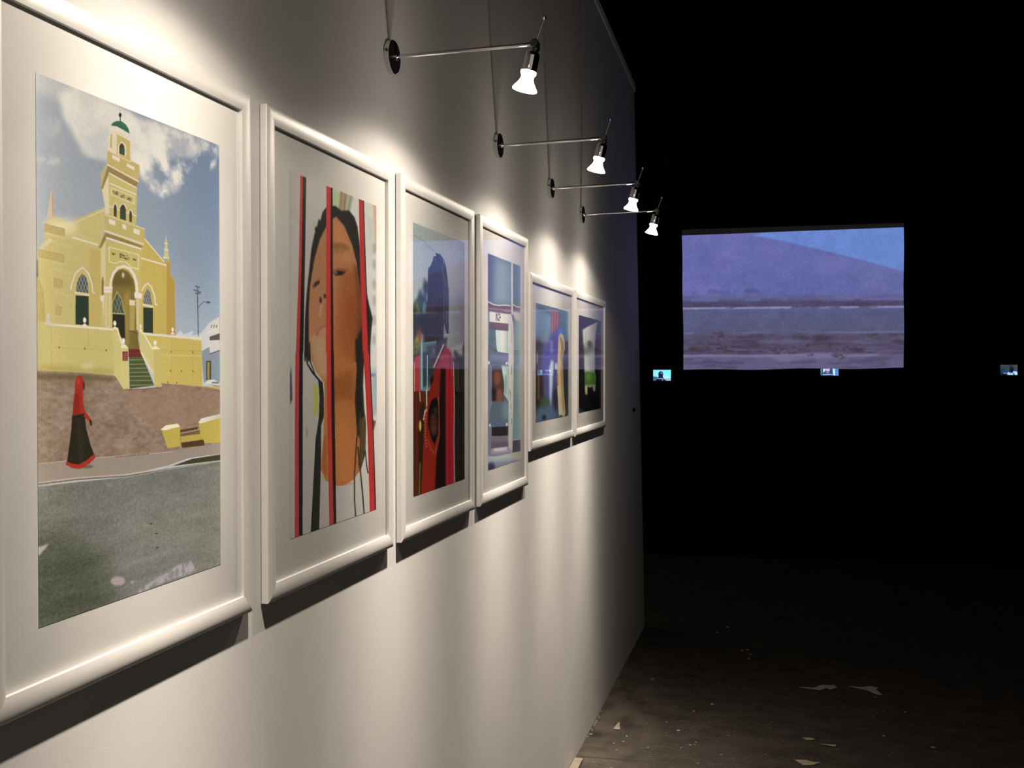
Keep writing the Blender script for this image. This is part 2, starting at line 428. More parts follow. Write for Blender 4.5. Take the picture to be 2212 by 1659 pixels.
    for p in ([(165, 100), (340, 148)], [(180, 170), (420, 235)], [(105, 340), (340, 395)], [(240, 440), (390, 480)], [(250, 660), (430, 700)]):
        A.line(zM(p), 2.4, (232, 216, 160), .6, 2)
    A.poly(zM([(105, 250), (200, 160), (240, 170), (140, 262)]), (234, 214, 160))
    A.line(zM([(420, 145), (662, 214)]), 3, CR); A.line(zT([(430, 1085), (560, 1025), (690, 968)]), 2.2, (226, 208, 160))
    A.poly(zM([(585, 240), (690, 260), (690, 985), (570, 980)]), (214, 184, 92), 4, .7)
    # facade right with spire
    A.poly(zR([(448, 340), (474, 108), (500, 335)]), (226, 206, 140))
    for y, w in ((190, 34), (250, 38), (325, 54)): A.line(zR([(475 - w / 2, y), (475 + w / 2, y + 6)]), 2, CR)
    A.poly(zR([(180, 100), (268, 130), (340, 228), (450, 350), (470, 380), (480, 330), (512, 345), (515, 480), (555, 545), (562, 1070), (210, 1050), (205, 330)]), (218, 188, 90))
    A.poly(zR([(480, 380), (512, 350), (515, 490), (558, 560), (562, 1065), (476, 1055)]), (204, 164, 68))
    A.line(zR([(270, 152), (340, 232), (455, 365)]), 2, CR); A.line(zR([(235, 333), (476, 400)]), 3, CR)
    A.line(zR([(557, 545), (566, 1060)]), 1.2, (206, 170, 150))
    # lower tower block
    A.poly(zM([(690, 262), (735, 165), (1095, 240), (1068, 330), (1068, 700), (1020, 1015), (716, 995), (690, 690)]), (220, 196, 108))
    A.poly(zM([(688, 262), (735, 168), (727, 985), (690, 700)]), (226, 206, 150))
    A.poly(zM([(693, 560), (706, 500), (718, 560), (716, 680), (694, 690)]), (150, 116, 62))
    # balcony parapet
    A.poly(zT([(690, 1172), (1035, 1280), (1008, 1316), (705, 1222), (655, 1310), (632, 1302)]), (160, 130, 66))
    A.poly(zT([(630, 1285), (686, 1005), (692, 1170), (640, 1300)]), (212, 194, 134))
    A.poly(zT([(686, 1005), (1046, 1132), (1040, 1282), (1028, 1288), (690, 1165)]), (216, 191, 106))
    A.line(zT([(692, 1155), (1036, 1272)]), 4, (222, 204, 172)); A.line(zT([(690, 1010), (1046, 1135)]), 1.5, CR); A.line(zT([(705, 1218), (1010, 1312)]), 4, CR)
    for p in ([(725, 1048), (782, 1066), (782, 1108), (727, 1090)], [(847, 1092), (882, 1104), (882, 1146), (847, 1132)], [(948, 1130), (1001, 1146), (1001, 1192), (947, 1172)]): A.poly(zT(p), (230, 212, 192))
    # middle tower
    A.poly(zT([(720, 630), (978, 740), (968, 1108), (690, 1005), (690, 920), (715, 690)]), (222, 199, 114))
    A.poly(zT([(664, 790), (722, 640), (730, 1005), (690, 1003), (690, 930)]), (226, 208, 162))
    A.line(zT([(732, 730), (970, 830)]), 2.4, CR); A.line(zT([(728, 935), (970, 1020)]), 2, CR)
    p = [(748, 770), (955, 850), (952, 912), (746, 832)]; A.line(zT(p + p[:1]), 1.4, CR)
    for (x, y, w, h) in ((783, 976, 13, 62), (852, 992, 26, 76), (920, 1026, 12, 58)):
        P = [(x - w, y + h * .72), (x - w, y - h * .55), (x - w * .6, y - h * .85), (x, y - h), (x + w * .6, y - h * .8), (x + w, y - h * .45), (x + w, y + h * .92)]
        A.line(zT(P[1:6]), 4, CR); A.poly(zT(P), (64, 66, 42)); A.poly(zT([(x - w * .4, y), (x + w * .6, y), (x + w * .6, y + h * .8), (x - w * .4, y + h * .7)]), (44, 82, 56))
    # upper parapet
    A.poly(zT([(718, 575), (992, 712), (972, 770), (728, 640), (668, 790), (655, 770)]), (164, 134, 72))
    A.poly(zT([(652, 640), (714, 540), (712, 575), (668, 735), (655, 780)]), (206, 186, 128))
    A.poly(zT([(714, 412), (1000, 560), (993, 708), (710, 562)]), (219, 191, 106))
    A.line(zT([(714, 566), (992, 712)]), 3.6, (224, 206, 174)); A.line(zT([(714, 415), (1000, 562)]), 2.2, CR); A.line(zT([(728, 640), (972, 768)]), 2.6, CR)
    for p in ([(756, 474), (826, 506), (822, 542), (757, 510)], [(888, 550), (956, 582), (951, 614), (886, 580)]): A.poly(zT(p), (230, 212, 192))
    # belfry
    A.poly(zT([(732, 235), (780, 222), (915, 300), (942, 370), (922, 545), (714, 440), (735, 300)]), (228, 210, 174))
    A.poly(zT([(800, 292), (915, 355), (918, 535), (796, 472)]), (221, 194, 112)); A.poly(zT([(740, 300), (755, 290), (755, 420), (738, 412)]), (218, 190, 112))
    A.line(zT([(732, 250), (800, 245), (880, 290), (938, 350)]), 7, (230, 214, 190)); A.line(zT([(715, 345), (735, 315)]), 4, CR)
    A.line(zT([(812, 470), (814, 400), (842, 362), (872, 395), (876, 480)]), 3, CR)
    A.poly(zT([(820, 465), (820, 400), (832, 376), (846, 372), (862, 395), (868, 430), (866, 482)]), (70, 66, 40)); A.poly(zT([(838, 410), (862, 415), (862, 480), (836, 470)]), (50, 88, 64))
    A.poly(zT([(744, 216), (764, 190), (800, 174), (842, 178), (876, 204), (902, 242), (914, 288), (860, 256), (800, 224)]), (42, 108, 78)); A.line(zT([(790, 190), (840, 196), (880, 232)]), 2, (84, 146, 112), .6, 1)
    A.line(zT([(829, 182), (828, 105)]), 2.2, (54, 64, 62)); A.ell(one(zT, 828, 122), 3.4, 4.4, (46, 54, 54)); A.line(zT([(827, 100), (826, 45)]), .6, (110, 110, 110))
    # dark lettering marks
    rs = random.Random(5)
    def squiggle(z, cx, cy, w, h, n):
        for _ in range(n):
            x = cx + rs.uniform(-.5, .5) * w; y = cy + rs.uniform(-.5, .5) * h + (x - cx) * .28
            A.line(z([(x - 5, y - 3), (x, y + 4), (x + 6, y - 2)]), 1.1, (78, 64, 44), .9)
    for (x, y, w, h, n) in ((787, 815, 40, 26, 11), (850, 846, 34, 22, 8), (910, 872, 34, 26, 10)): squiggle(zT, x, y, w, h, n)
    for (x, y, w, h, n) in ((810, 297, 24, 14, 7), (908, 320, 84, 42, 26), (1000, 346, 28, 12, 7)): squiggle(zM, x, y, w, h, n)
    A.line(zM([(765, 232), (1045, 302), (1040, 440), (972, 420), (930, 376), (870, 368), (820, 386), (765, 370), (765, 232)]), 1.6, CR)
    # porch
    A.poly(zM([(795, 1005), (795, 600), (802, 540), (830, 472), (890, 438), (950, 468), (995, 540), (1010, 620), (1012, 700), (1030, 1015), (1050, 1190), (945, 1190), (885, 1090)]), (136, 112, 46))
    A.poly(zM([(800, 520), (850, 450), (930, 455), (990, 540), (1000, 600), (800, 600)]), (110, 92, 40), 6)
    A.poly(zM([(905, 680), (960, 640), (960, 1180), (915, 1120)]), (168, 140, 60), 4)
    A.poly(zM([(800, 862), (912, 866), (916, 1105), (888, 1092), (842, 990), (800, 990)]), (46, 46, 32)); A.poly(zM([(800, 852), (806, 740), (842, 652), (882, 722), (912, 862)]), (74, 86, 66))
    A.line(zM([(798, 750), (842, 650), (885, 725), (914, 862)]), 1.6, (206, 184, 120)); A.line(zM([(798, 855), (914, 862)]), 2, (206, 190, 150))
    for a, b in (((815, 850), (860, 690)), ((845, 855), (880, 730)), ((880, 860), (820, 700)), ((905, 840), (840, 670)), ((850, 855), (805, 760))): A.line(zM([a, b]), .8, (170, 164, 130))
    A.ell(one(zM, 898, 495), 2.6, 6, (214, 208, 176), 1)
    A.line(zM([(778, 610), (784, 545), (806, 478), (850, 428), (905, 412), (962, 436), (1003, 498), (1024, 572), (1030, 665)]), 5.4, (231, 212, 188))
    A.poly(zM([(720, 640), (796, 640), (790, 994), (718, 992)]), (224, 202, 128)); A.line(zM([(738, 680), (736, 985), (772, 985), (772, 680)]), 1, CR, .8)
    A.poly(zM([(714, 604), (799, 604), (795, 662), (714, 662)]), (232, 214, 188)); A.line(zM([(714, 634), (797, 634)]), 1, (196, 172, 130))
    A.poly(zM([(682, 692), (718, 692), (716, 740), (682, 740)]), (230, 212, 186))
    A.poly(zM([(960, 740), (1008, 740), (1004, 1015), (960, 1015)]), (196, 170, 84)); A.poly(zM([(955, 726), (1010, 732), (1008, 782), (957, 778)]), (222, 202, 166))
    A.poly(zM([(1012, 690), (1072, 700), (1066, 1015), (1022, 1010)]), (222, 198, 120)); A.poly(zM([(1004, 655), (1078, 666), (1074, 716), (1004, 706)]), (232, 214, 190)); A.line(zM([(1040, 720), (1036, 1005)]), 1, CR)
    for x in range(950, 1050, 12): A.line(zM([(x, 1018), (x + 4, 1190)]), .7, (86, 76, 42), .8)
    A.line(zM([(945, 1016), (1050, 1048)]), 1.4, (92, 80, 44))
    # windows
    def gothic(z, arch, glass, tr, low, cx):
        A.line(z(arch), 3, (230, 208, 182)); A.poly(z(glass), (84, 84, 80)); xs = [p[0] for p in glass]; ys = [p[1] for p in glass]
        x0, x1, y0, y1 = min(xs), max(xs), min(ys), max(ys); m = A.mask(z(glass))
        keep = A.img.copy()
        for k in range(-3, 5):
            t = x0 + (x1 - x0) * k / 4
            A.line(z([(t, y1), (t + (x1 - x0) * .55, y0)]), .8, (190, 188, 176)); A.line(z([(t + (x1 - x0) * .3, y1), (t - (x1 - x0) * .25, y0)]), .8, (190, 188, 176))
        A.img = keep * (1 - m[..., None]) + A.img * m[..., None]
        A.poly(z(low), (44, 60, 46)); lx = [p[0] for p in low]; ly = [p[1] for p in low]
        for k in range(1, 9):
            y = min(ly) + (max(ly) - min(ly)) * k / 9; A.line(z([(min(lx) + 8, y), (max(lx) - 8, y + 4)]), .7, (66, 88, 66), .7)
        A.line(z(tr), 4, (228, 208, 178))
    gothic(zM, [(404, 634), (416, 580), (450, 482), (515, 426), (570, 482), (604, 580), (612, 660), (630, 668)], [(455, 655), (462, 580), (485, 520), (515, 485), (550, 520), (568, 590), (571, 668)], [(450, 664), (574, 686)], [(450, 690), (573, 696), (573, 972), (450, 962)], 515)
    gothic(zR, [(245, 640), (265, 600), (298, 568), (335, 605), (365, 690), (372, 770), (388, 772)], [(258, 762), (265, 690), (298, 615), (325, 660), (341, 772)], [(255, 772), (346, 792)], [(258, 798), (349, 804), (349, 1042), (258, 1032)], 298)
    # boundary walls, stairs
    A.poly(zM([(40, 540), (108, 540), (150, 640), (168, 940), (168, 1000), (40, 1000)]), (206, 182, 102)); A.poly(zM([(40, 370), (95, 360), (98, 520), (40, 540)]), (92, 94, 92), 2)
    A.line(zM([(52, 800), (52, 1100)]), 2.4, (110, 80, 50))
    A.poly(zM([(40, 940), (165, 940), (240, 955), (800, 1000), (890, 1180), (885, 1562), (810, 1442), (40, 1402)]), (224, 203, 118))
    A.poly(zM([(40, 1330), (810, 1380), (812, 1445), (40, 1405)]), (196, 172, 84), 8, .7)
    A.ell(one(zM, 560, 1355), 18, 8, (228, 212, 150), 6, .8)
    A.line(zM([(222, 980), (225, 1390)]), .8, (190, 164, 88), .8); A.line(zM([(565, 1010), (568, 1180)]), .8, (190, 164, 88), .7); A.line(zM([(240, 1180), (740, 1205)]), .8, (196, 172, 92), .8)
    A.line(zM([(165, 958), (240, 966), (800, 1008)]), 4.4, (232, 216, 184))
    A.poly(zM([(800, 990), (850, 990), (888, 1150), (884, 1560), (812, 1442)]), (229, 209, 128)); A.line(zM([(838, 995), (886, 1150)]), 3, (236, 220, 170))
    A.poly(zM([(876, 1172), (945, 1172), (952, 1560), (905, 1576), (884, 1560)]), (232, 212, 132)); A.poly(zM([(872, 1186), (892, 1150), (925, 1150), (948, 1186)]), (236, 218, 160))
    A.poly(zM([(890, 1214), (942, 1214), (942, 1302), (890, 1302)]), (142, 58, 46))
    for k, y in enumerate((1232, 1250, 1270, 1286)): A.line(zM([(902 - k, y), (930 + k % 2 * 4, y)]), .9, (208, 160, 130), .8)
    for (x, y) in ((297, 1180), (535, 1190), (738, 1205)): A.ell(one(zM, x, y), 1.2, 2.4, (92, 74, 40))
    # right stair wall and right boundary wall
    A.poly(zR([(258, 1040), (806, 1096), (816, 1542), (424, 1512), (400, 1190), (345, 1190)]), (225, 196, 98))
    A.poly(zR([(520, 1090), (806, 1120), (816, 1540), (520, 1518)]), (222, 190, 88), 4, .6)
    A.line(zR([(260, 1046), (530, 1068), (806, 1092)]), 5, (226, 212, 188)); A.line(zR([(410, 1196), (808, 1206)]), .9, (200, 168, 78)); A.line(zR([(410, 1244), (808, 1254)]), 1.6, (236, 214, 136))
    for x in (524, 728): A.line(zR([(x, 1110), (x - 2, 1500)]), .7, (196, 164, 76), .7)
    for (x, y) in ((520, 1215), (725, 1220), (515, 1396), (618, 1396), (728, 1396), (490, 1502), (572, 1508)): A.ell(one(zR, x, y), 1.1, 1.8, (84, 70, 44))
    A.poly(zR([(805, 1535), (985, 1545), (985, 1568), (805, 1552)]), (216, 186, 96))
    A.poly(zR([(118, 1190), (236, 1190), (248, 1268), (118, 1268)]), (116, 46, 36)); A.line(zR([(118, 1230), (242, 1230)]), 1, (140, 64, 48))
    A.poly(zR([(122, 1266), (252, 1266), (362, 1535), (128, 1566)]), (84, 92, 50))
    for y, x in ((1290, 262), (1332, 278), (1370, 294), (1408, 312), (1446, 328), (1484, 345), (1528, 360)): A.line(zR([(122, y + 4), (x, y)]), 1.2, (168, 166, 116))
    A.line(zR([(78, 1578), (250, 1572), (436, 1552)]), 3.2, (128, 72, 52))
    A.poly(zR([(214, 1010), (262, 1042), (345, 1190), (420, 1192), (425, 1552), (366, 1546), (345, 1412), (236, 1236), (222, 1190)]), (229, 209, 130))
    A.line(zR([(222, 1014), (262, 1046), (346, 1190)]), 3, (238, 222, 176)); A.line(zR([(240, 1225), (340, 1410)]), 3, (238, 226, 190), .8, 1)
    A.poly(zR([(352, 1188), (418, 1192), (426, 1552), (366, 1546)]), (222, 196, 108)); A.poly(zR([(338, 1192), (356, 1168), (388, 1166), (418, 1194)]), (238, 222, 178))
    for z, L in ((zM, ((192, 890, 16, 28), (535, 922, 15, 26), (819, 950, 14, 25), (900, 1115, 15, 26), (1062, 978, 9, 18))), (zR, ((369, 1130, 14, 22), (535, 1005, 11, 20)))):
        for x, y, a, b in L: A.poly(z([(x - a * 2, y + b * 2.3), (x - a * .5, y + b * 1.2), (x + a * .5, y + b * 1.2), (x + a * 2, y + b * 2.3)]), (236, 220, 188)); A.ell(one(z, x, y), a / 4.367, b / 4.367, (240, 226, 212))
    # slope, kerb, road
    bank = zM([(-20, 1402), (120, 1400), (520, 1418), (820, 1446), (905, 1578), (960, 1582)]) + zR([(436, 1556), (425, 1512), (640, 1528), (816, 1544), (1000, 1572)]) + z2([(930, 340), (120, 420)])
    A.poly(bank, (152, 126, 102)); mb = A.mask(bank)
    A.grain(22, 160, 40, 21, 3, mb); A.grain(16, 22, 9, 22, 4, mb)
    A.poly(z2([(120, 10), (300, 15), (470, 25), (470, 45), (300, 40), (120, 40)]), (112, 92, 62), 5, .8)
    A.poly(z2([(520, 80), (915, 85), (915, 190), (700, 260), (560, 180)]), (166, 126, 100), 14, .5)
    A.poly(z2([(125, 392), (420, 362), (640, 345), (700, 335), (930, 300), (930, 345), (790, 364), (700, 396), (520, 436), (125, 476)]), (160, 142, 124))
    A.line(z2([(125, 392), (420, 362), (660, 343), (720, 338)]), 1.4, (196, 172, 150)); A.line(z2([(480, 360), (620, 347)]), 1, (96, 70, 50))
    road = z2([(120, 488), (520, 442), (720, 404), (940, 372), (940, 1100), (120, 1120)]); A.poly(road, (124, 122, 108)); mr = A.mask(road)
    A.poly(z2([(120, 640), (420, 760), (500, 980), (120, 1130)]), (72, 74, 56), 50, .8); A.poly(z2([(500, 600), (930, 500), (930, 700), (560, 780)]), (134, 131, 116), 30, .6)
    A.grain(13, 330, 130, 31, 2, mr); A.grain(10, 60, 6, 32, 3, mr)
    A.line(z2([(125, 472), (320, 448), (520, 434), (690, 407), (760, 381), (930, 346)]), 2.6, (198, 174, 154)); A.line(z2([(125, 479), (320, 455), (520, 440), (690, 412)]), 1.6, (86, 66, 50))
    A.line(z2([(125, 487), (320, 463), (520, 446), (700, 412), (930, 376)]), 1.6, (184, 176, 160), .8); A.poly(z2([(718, 398), (800, 368), (930, 348), (930, 372), (800, 388)]), (74, 66, 40))
    n3 = np.clip((value_noise(A.h, A.w, 70, 50, 41, 3) - .40) * 5, 0, 1)
    A.ell(one(z2, 490, 880), 16, 10, (176, 154, 148), 2, .9); A.ell(one(z2, 550, 885), 4, 4, (160, 146, 140), 1)
    A.poly(z2([(565, 925), (640, 878), (735, 818), (795, 795), (825, 840), (720, 872), (620, 912), (580, 935)]), (172, 156, 158), 2, .95, .25 + .75 * n3)
    A.poly(z2([(140, 742), (205, 722), (165, 768), (140, 775)]), (170, 160, 152), 1); A.poly(z2([(430, 470), (480, 462), (530, 475), (450, 485)]), (150, 144, 134), 3, .5, n3)
    for (x, y) in ((628, 640), (650, 680), (655, 740)): A.ell(one(z2, x, y), 3, 1.6, (62, 62, 46))
    # yellow kerb blocks with steps
    A.poly(z2([(752, 245), (826, 230), (850, 300), (850, 315), (755, 322)]), (206, 180, 78)); A.poly(z2([(752, 246), (826, 232), (826, 244), (752, 258)]), (92, 66, 48)); A.poly(z2([(752, 262), (838, 246), (836, 262), (752, 274)]), (120, 92, 70)); A.poly(z2([(755, 300), (852, 286), (852, 312), (758, 322)]), (88, 62, 38))
    A.poly(z2([(672, 244), (750, 228), (752, 315), (698, 324)]), (214, 186, 76)); A.poly(z2([(668, 246), (690, 228), (740, 220), (752, 232), (690, 248)]), (240, 226, 184))
    A.poly(z2([(828, 212), (930, 184), (930, 300), (855, 302), (835, 262)]), (212, 184, 78)); A.poly(z2([(828, 214), (840, 198), (930, 176), (930, 192), (835, 220)]), (240, 226, 184))
    # walking figure
    RD = (178, 46, 30)
    A.ell(one(z2, 340, 400), 26, 4, (96, 84, 56), 3, .8)
    A.poly(z2([(300, 185), (352, 176), (358, 240), (376, 310), (394, 356), (370, 388), (330, 407), (276, 394), (288, 310), (296, 250)]), (46, 40, 26)); A.poly(z2([(318, 200), (338, 200), (350, 380), (330, 390)]), (58, 50, 34), 3, .7)
    A.poly(z2([(275, 378), (300, 388), (328, 392), (360, 374), (394, 346), (396, 364), (372, 388), (330, 410), (300, 406), (274, 392)]), (182, 50, 30))
    A.poly(z2([(314, 66), (345, 72), (346, 130), (352, 165), (376, 200), (384, 212), (372, 214), (348, 190), (352, 178), (302, 188), (306, 130)]), RD); A.poly(z2([(312, 95), (332, 92), (330, 180), (304, 186)]), (150, 34, 22), 2, .8)
    A.poly(z2([(370, 204), (383, 210), (382, 232), (374, 226)]), (70, 46, 32)); A.ell(one(z2, 331, 54), 9.5, 17, RD); A.poly(z2([(312, 60), (346, 60), (346, 92), (312, 96)]), RD); A.ell(one(z2, 349, 62), 2.2, 9, (84, 42, 30)); A.ell(one(z2, 326, 44), 4, 8, (206, 66, 46), 2, .7)
    A.grain(5, 300, 150, 77, 2)
    A.tone(.86, 1.06)
    yel = np.clip((A.img[..., 0] - A.img[..., 2] * 1.25 - 10) / 40, 0, 1) * np.clip((A.img[..., 1] - 110) / 40, 0, 1)
    A.img *= (1 - .09 * yel)[..., None]
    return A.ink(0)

def art_portrait():
    A = Art([(625.3, 369.4), (812.5, 444), (815, 1098.2), (628, 1166)], 260, 640)
    a = zoom(540, 200, 2.862); b = zoom(540, 740, 2.676); one = lambda z, x, y: z([(x, y)])[0]
    A.img = A.grade((148, 138, 128), (214, 206, 188), (150, 142, 134), (205, 194, 184))
    n = value_noise(A.h, A.w, 12, 6, 4, 4)
    A.poly(a([(240, 488), (310, 510), (300, 800), (240, 800)]), (146, 130, 114), 14, .35)
    A.poly(a([(505, 585), (560, 608), (560, 740), (505, 720)]), (150, 176, 120), 5, .9); A.poly(a([(560, 610), (610, 630), (590, 740), (550, 720)]), (140, 120, 86), 4, .8)
    A.line(a([(566, 612), (556, 730)]), 4, (120, 92, 58), .8, 2); A.line(a([(590, 625), (580, 740)]), 3, (110, 90, 56), .8, 2); A.line(a([(625, 640), (605, 740)]), 6, (100, 112, 84), .8, 3)
    A.poly(a([(760, 690), (782, 695), (782, 1000), (770, 940)]), (206, 150, 116), 4, .8); A.poly(a([(720, 760), (760, 780), (760, 1000), (730, 1050)]), (190, 186, 168), 8, .7)
    for y in (960, 1060, 1180, 1280, 1400, 1520): A.ell(one(a, 768, y), 3, 12, (138, 134, 128), 4, .7)
    A.poly(a([(240, 1340), (290, 1340), (280, 1659), (240, 1659)]), (160, 152, 160), 8, .4)
    # skin
    A.poly(a([(345, 1300), (372, 1190), (385, 1040), (420, 900), (470, 790), (530, 755), (580, 800), (630, 930), (665, 1060), (690, 1250), (695, 1420), (690, 1659), (380, 1659), (362, 1500)]), (150, 98, 62))
    A.poly(b([(330, -30), (690, -30), (660, 120), (620, 240), (628, 360), (640, 560), (668, 640), (640, 735), (600, 790), (540, 826), (500, 826), (440, 800), (410, 730), (425, 560), (432, 300), (430, 230), (380, 160), (350, 80)]), (146, 88, 46))
    A.poly(a([(365, 1250), (385, 1050), (425, 900), (475, 800), (500, 900), (490, 1300), (470, 1500), (440, 1659), (380, 1659), (358, 1450)]), (140, 94, 64), 10, .9)
    A.poly(b([(350, -40), (450, -40), (455, 180), (430, 220), (380, 150)]), (160, 118, 90), 12, .9)
    A.poly(a([(560, 1080), (670, 1100), (690, 1300), (680, 1620), (600, 1659), (530, 1500), (540, 1300)]), (130, 70, 34), 14, .85); A.poly(a([(600, 1250), (680, 1250), (680, 1500), (610, 1500)]), (122, 58, 28), 12, .7)
    A.poly(a([(640, 1050), (668, 1080), (690, 1300), (690, 1659), (660, 1659), (670, 1300)]), (78, 42, 22), 6, .8)
    A.poly(a([(510, 780), (580, 820), (630, 960), (600, 1050), (520, 900)]), (164, 108, 60), 8, .8)
    A.poly(b([(440, 230), (600, 140), (610, 340), (560, 330), (470, 330)]), (120, 66, 30), 12, .8); A.poly(b([(430, 560), (540, 420), (620, 560), (600, 760), (540, 822), (450, 800)]), (156, 94, 50), 14, .8)
    A.poly(b([(425, 540), (445, 520), (450, 790), (414, 740)]), (112, 60, 28), 5, .7)
    A.ell(one(b, 540, 812), 30, 4, (150, 78, 40), 4, .6)
    # features
    A.ell(one(a, 560, 960), 20, 9, (122, 84, 44), 7, .8); A.line(a([(520, 950), (560, 935), (600, 960)]), 7, (112, 72, 38), .7, 4); A.line(a([(390, 1040), (415, 1015), (440, 1015)]), 5, (132, 92, 60), .8, 3)
    A.poly(a([(515, 1112), (545, 1098), (585, 1102), (592, 1108), (570, 1126), (530, 1130)]), (34, 24, 20), 1.5); A.line(a([(512, 1105), (550, 1088), (598, 1098)]), 3, (96, 54, 30), .8, 2); A.ell(one(a, 550, 1112), 4, 3, (14, 12, 12), 1); A.ell(one(a, 532, 1112), 3, 2, (120, 100, 88), 1)
    A.poly(a([(386, 1205), (400, 1172), (430, 1155), (432, 1175), (405, 1200)]), (44, 32, 28), 1.5); A.line(a([(384, 1190), (402, 1160), (436, 1140)]), 3, (128, 84, 60), .7, 2); A.line(a([(520, 1145), (560, 1148), (600, 1130)]), 3, (140, 84, 46), .6, 3)
    A.ell(one(a, 437, 1280), 2.6, 7, (44, 26, 22), 1); A.ell(one(a, 463, 1256), 2.6, 5, (50, 28, 24), 1); A.line(a([(445, 1310), (430, 1380)]), 4, (176, 124, 98), .7, 3)
    A.line(a([(412, 1500), (425, 1470), (450, 1445), (480, 1436), (515, 1448), (528, 1452)]), 2.4, (112, 56, 42), .75, 1.5); A.poly(a([(425, 1480), (455, 1452), (500, 1450), (510, 1480), (460, 1500)]), (184, 106, 84), 4, .8); A.line(a([(440, 1560), (480, 1570), (510, 1560)]), 4, (150, 92, 62), .5, 4)
    # hair
    H = (26, 25, 20)
    A.poly(a([(335, 1659), (340, 1400), (352, 1230), (368, 1080), (380, 960), (404, 850), (398, 842), (416, 820), (424, 780), (436, 790), (448, 738), (480, 698), (530, 700), (562, 728), (612, 728), (646, 770), (664, 826), (682, 980), (700, 1100), (715, 1200), (735, 1300), (758, 1390), (752, 1450), (742, 1560), (742, 1659), (655, 1659), (685, 1520), (692, 1350), (680, 1200), (660, 1050), (632, 940), (582, 820), (532, 764), (484, 800), (432, 905), (398, 1030), (372, 1190), (364, 1320), (364, 1520), (372, 1659)]), H, 1)
    A.line(a([(398, 850), (376, 880)]), .8, (120, 108, 92), .6); A.line(a([(392, 800), (404, 840)]), 1, (80, 74, 62), .7)
    A.poly(a([(655, 1520), (700, 1440), (745, 1500), (740, 1659), (655, 1659)]), H, 3)
    for k in range(7): A.line(a([(545 + k * 14, 752 + k * 8), (620 + k * 9, 880 + k * 30)]), .7, (48, 48, 38), .5)
    A.line(a([(668, 1500), (655, 1580), (640, 1659)]), 3, (104, 50, 26), .6, 2)
    A.line(a([(352, 1560), (340, 1620), (350, 1659)]), 1.6, H); A.line(a([(352, 1545), (372, 1659)]), 1.4, H)
    A.line(b([(325, 0), (332, 120), (365, 175), (400, 215), (418, 240)]), 4, H); A.line(b([(345, 0), (350, 110), (380, 190), (420, 235)]), 2.4, H)
    A.poly(b([(395, 215), (420, 225), (428, 300), (428, 430), (412, 480), (412, 690), (402, 1090), (352, 1102), (372, 720), (380, 560), (398, 440), (402, 320)]), H)
    for k in range(4): A.line(b([(404 + k * 6, 300), (385 + k * 8, 700), (362 + k * 9, 1090)]), .7, (60, 64, 54), .4)
    A.poly(b([(362, 225), (398, 260), (396, 410), (366, 440)]), (168, 138, 58), 4, .95); A.ell(one(b, 320, 300), 8, 20, (186, 178, 160), 6, .6); A.ell(one(b, 318, 380), 5, 10, (176, 120, 96), 4, .7); A.ell(one(b, 245, 580), 3, 10, (112, 106, 112), 4, .5); A.ell(one(b, 322, 150), 4, 26, (120, 112, 112), 5, .6); A.ell(one(b, 325, 390), 6, 12, (196, 150, 130), 5, .7); A.ell(one(b, 330, 520), 3, 14, (96, 88, 66), 3, .8); A.ell(one(b, 345, 250), 5, 24, (130, 126, 128), 5, .6)
    A.poly(b([(228, 170), (240, 140), (246, 330), (232, 360)]), (52, 50, 52), 2); A.ell(one(b, 230, 350), 2, 4, (170, 60, 64), 1); A.ell(one(b, 240, 140), 4, 14, (120, 124, 118), 3, .7)
    A.poly(b([(610, -20), (668, -20), (660, 100), (655, 250), (662, 380), (672, 470), (668, 640), (640, 740), (628, 700), (640, 560), (620, 520), (608, 330), (618, 150)]), (30, 28, 22), 1)
    A.poly(b([(636, 440), (668, 420), (670, 600), (645, 720), (636, 690)]), (98, 72, 38), 3, .8)
    for p, w in (([(640, 400), (618, 560), (606, 760), (606, 900), (613, 1003)], 3.4), ([(625, 600), (640, 740), (652, 860), (662, 985)], 3.6), ([(668, 620), (675, 700), (684, 750)], 3), ([(648, 430), (640, 640)], 2), ([(662, 450), (652, 640)], 1.6)): A.line(b(p), w * .9, (52, 44, 34))
    A.poly(b([(665, 130), (735, 140), (735, 300), (700, 420), (672, 380)]), (176, 184, 176), 6, .7); A.ell(one(b, 714, 183), 6, 4, (84, 120, 150), 2); A.ell(one(b, 722, 290), 7, 50, (150, 158, 156), 6, .8); A.poly(b([(710, 440), (730, 450), (715, 510)]), (104, 78, 56), 1)
    # shirt edge
    A.poly(b([(412, 745), (440, 802), (500, 830), (540, 830), (600, 795), (660, 650), (684, 740), (735, 700), (735, 980), (400, 1110), (412, 900)]), (186, 168, 168), 0, .0)
    # red and black bars in front
    def bar(left, mid, right):
        L, Mi, Rr = (a(q[0]) + b(q[1]) for q in (left, mid, right))
        A.poly(L + Mi[::-1], (164, 42, 38)); A.poly(Mi + Rr[::-1], (24, 20, 20))
        k = [((x0 + x1) / 2, (y0 + y1) / 2) for (x0, y0), (x1, y1) in zip(L, Mi)]
        A.line(k, 2, (182, 62, 56), .5, 1)
    bar(([(311, 500), (304, 1000), (284, 1620)], [(263, 40), (260, 500), (260, 1140)]), ([(327, 505), (320, 1000), (306, 1620)], [(286, 40), (283, 500), (285, 1140)]), ([(348, 512), (341, 1000), (330, 1620)], [(306, 40), (306, 500), (306, 1140)]))
    bar(([(472, 560), (472, 1000), (471, 1620)], [(444, 40), (448, 400), (461, 1080)]), ([(499, 570), (498, 1000), (502, 1620)], [(469, 40), (472, 400), (486, 1080)]), ([(511, 580), (512, 1000), (518, 1620)], [(486, 40), (491, 400), (502, 1080)]))
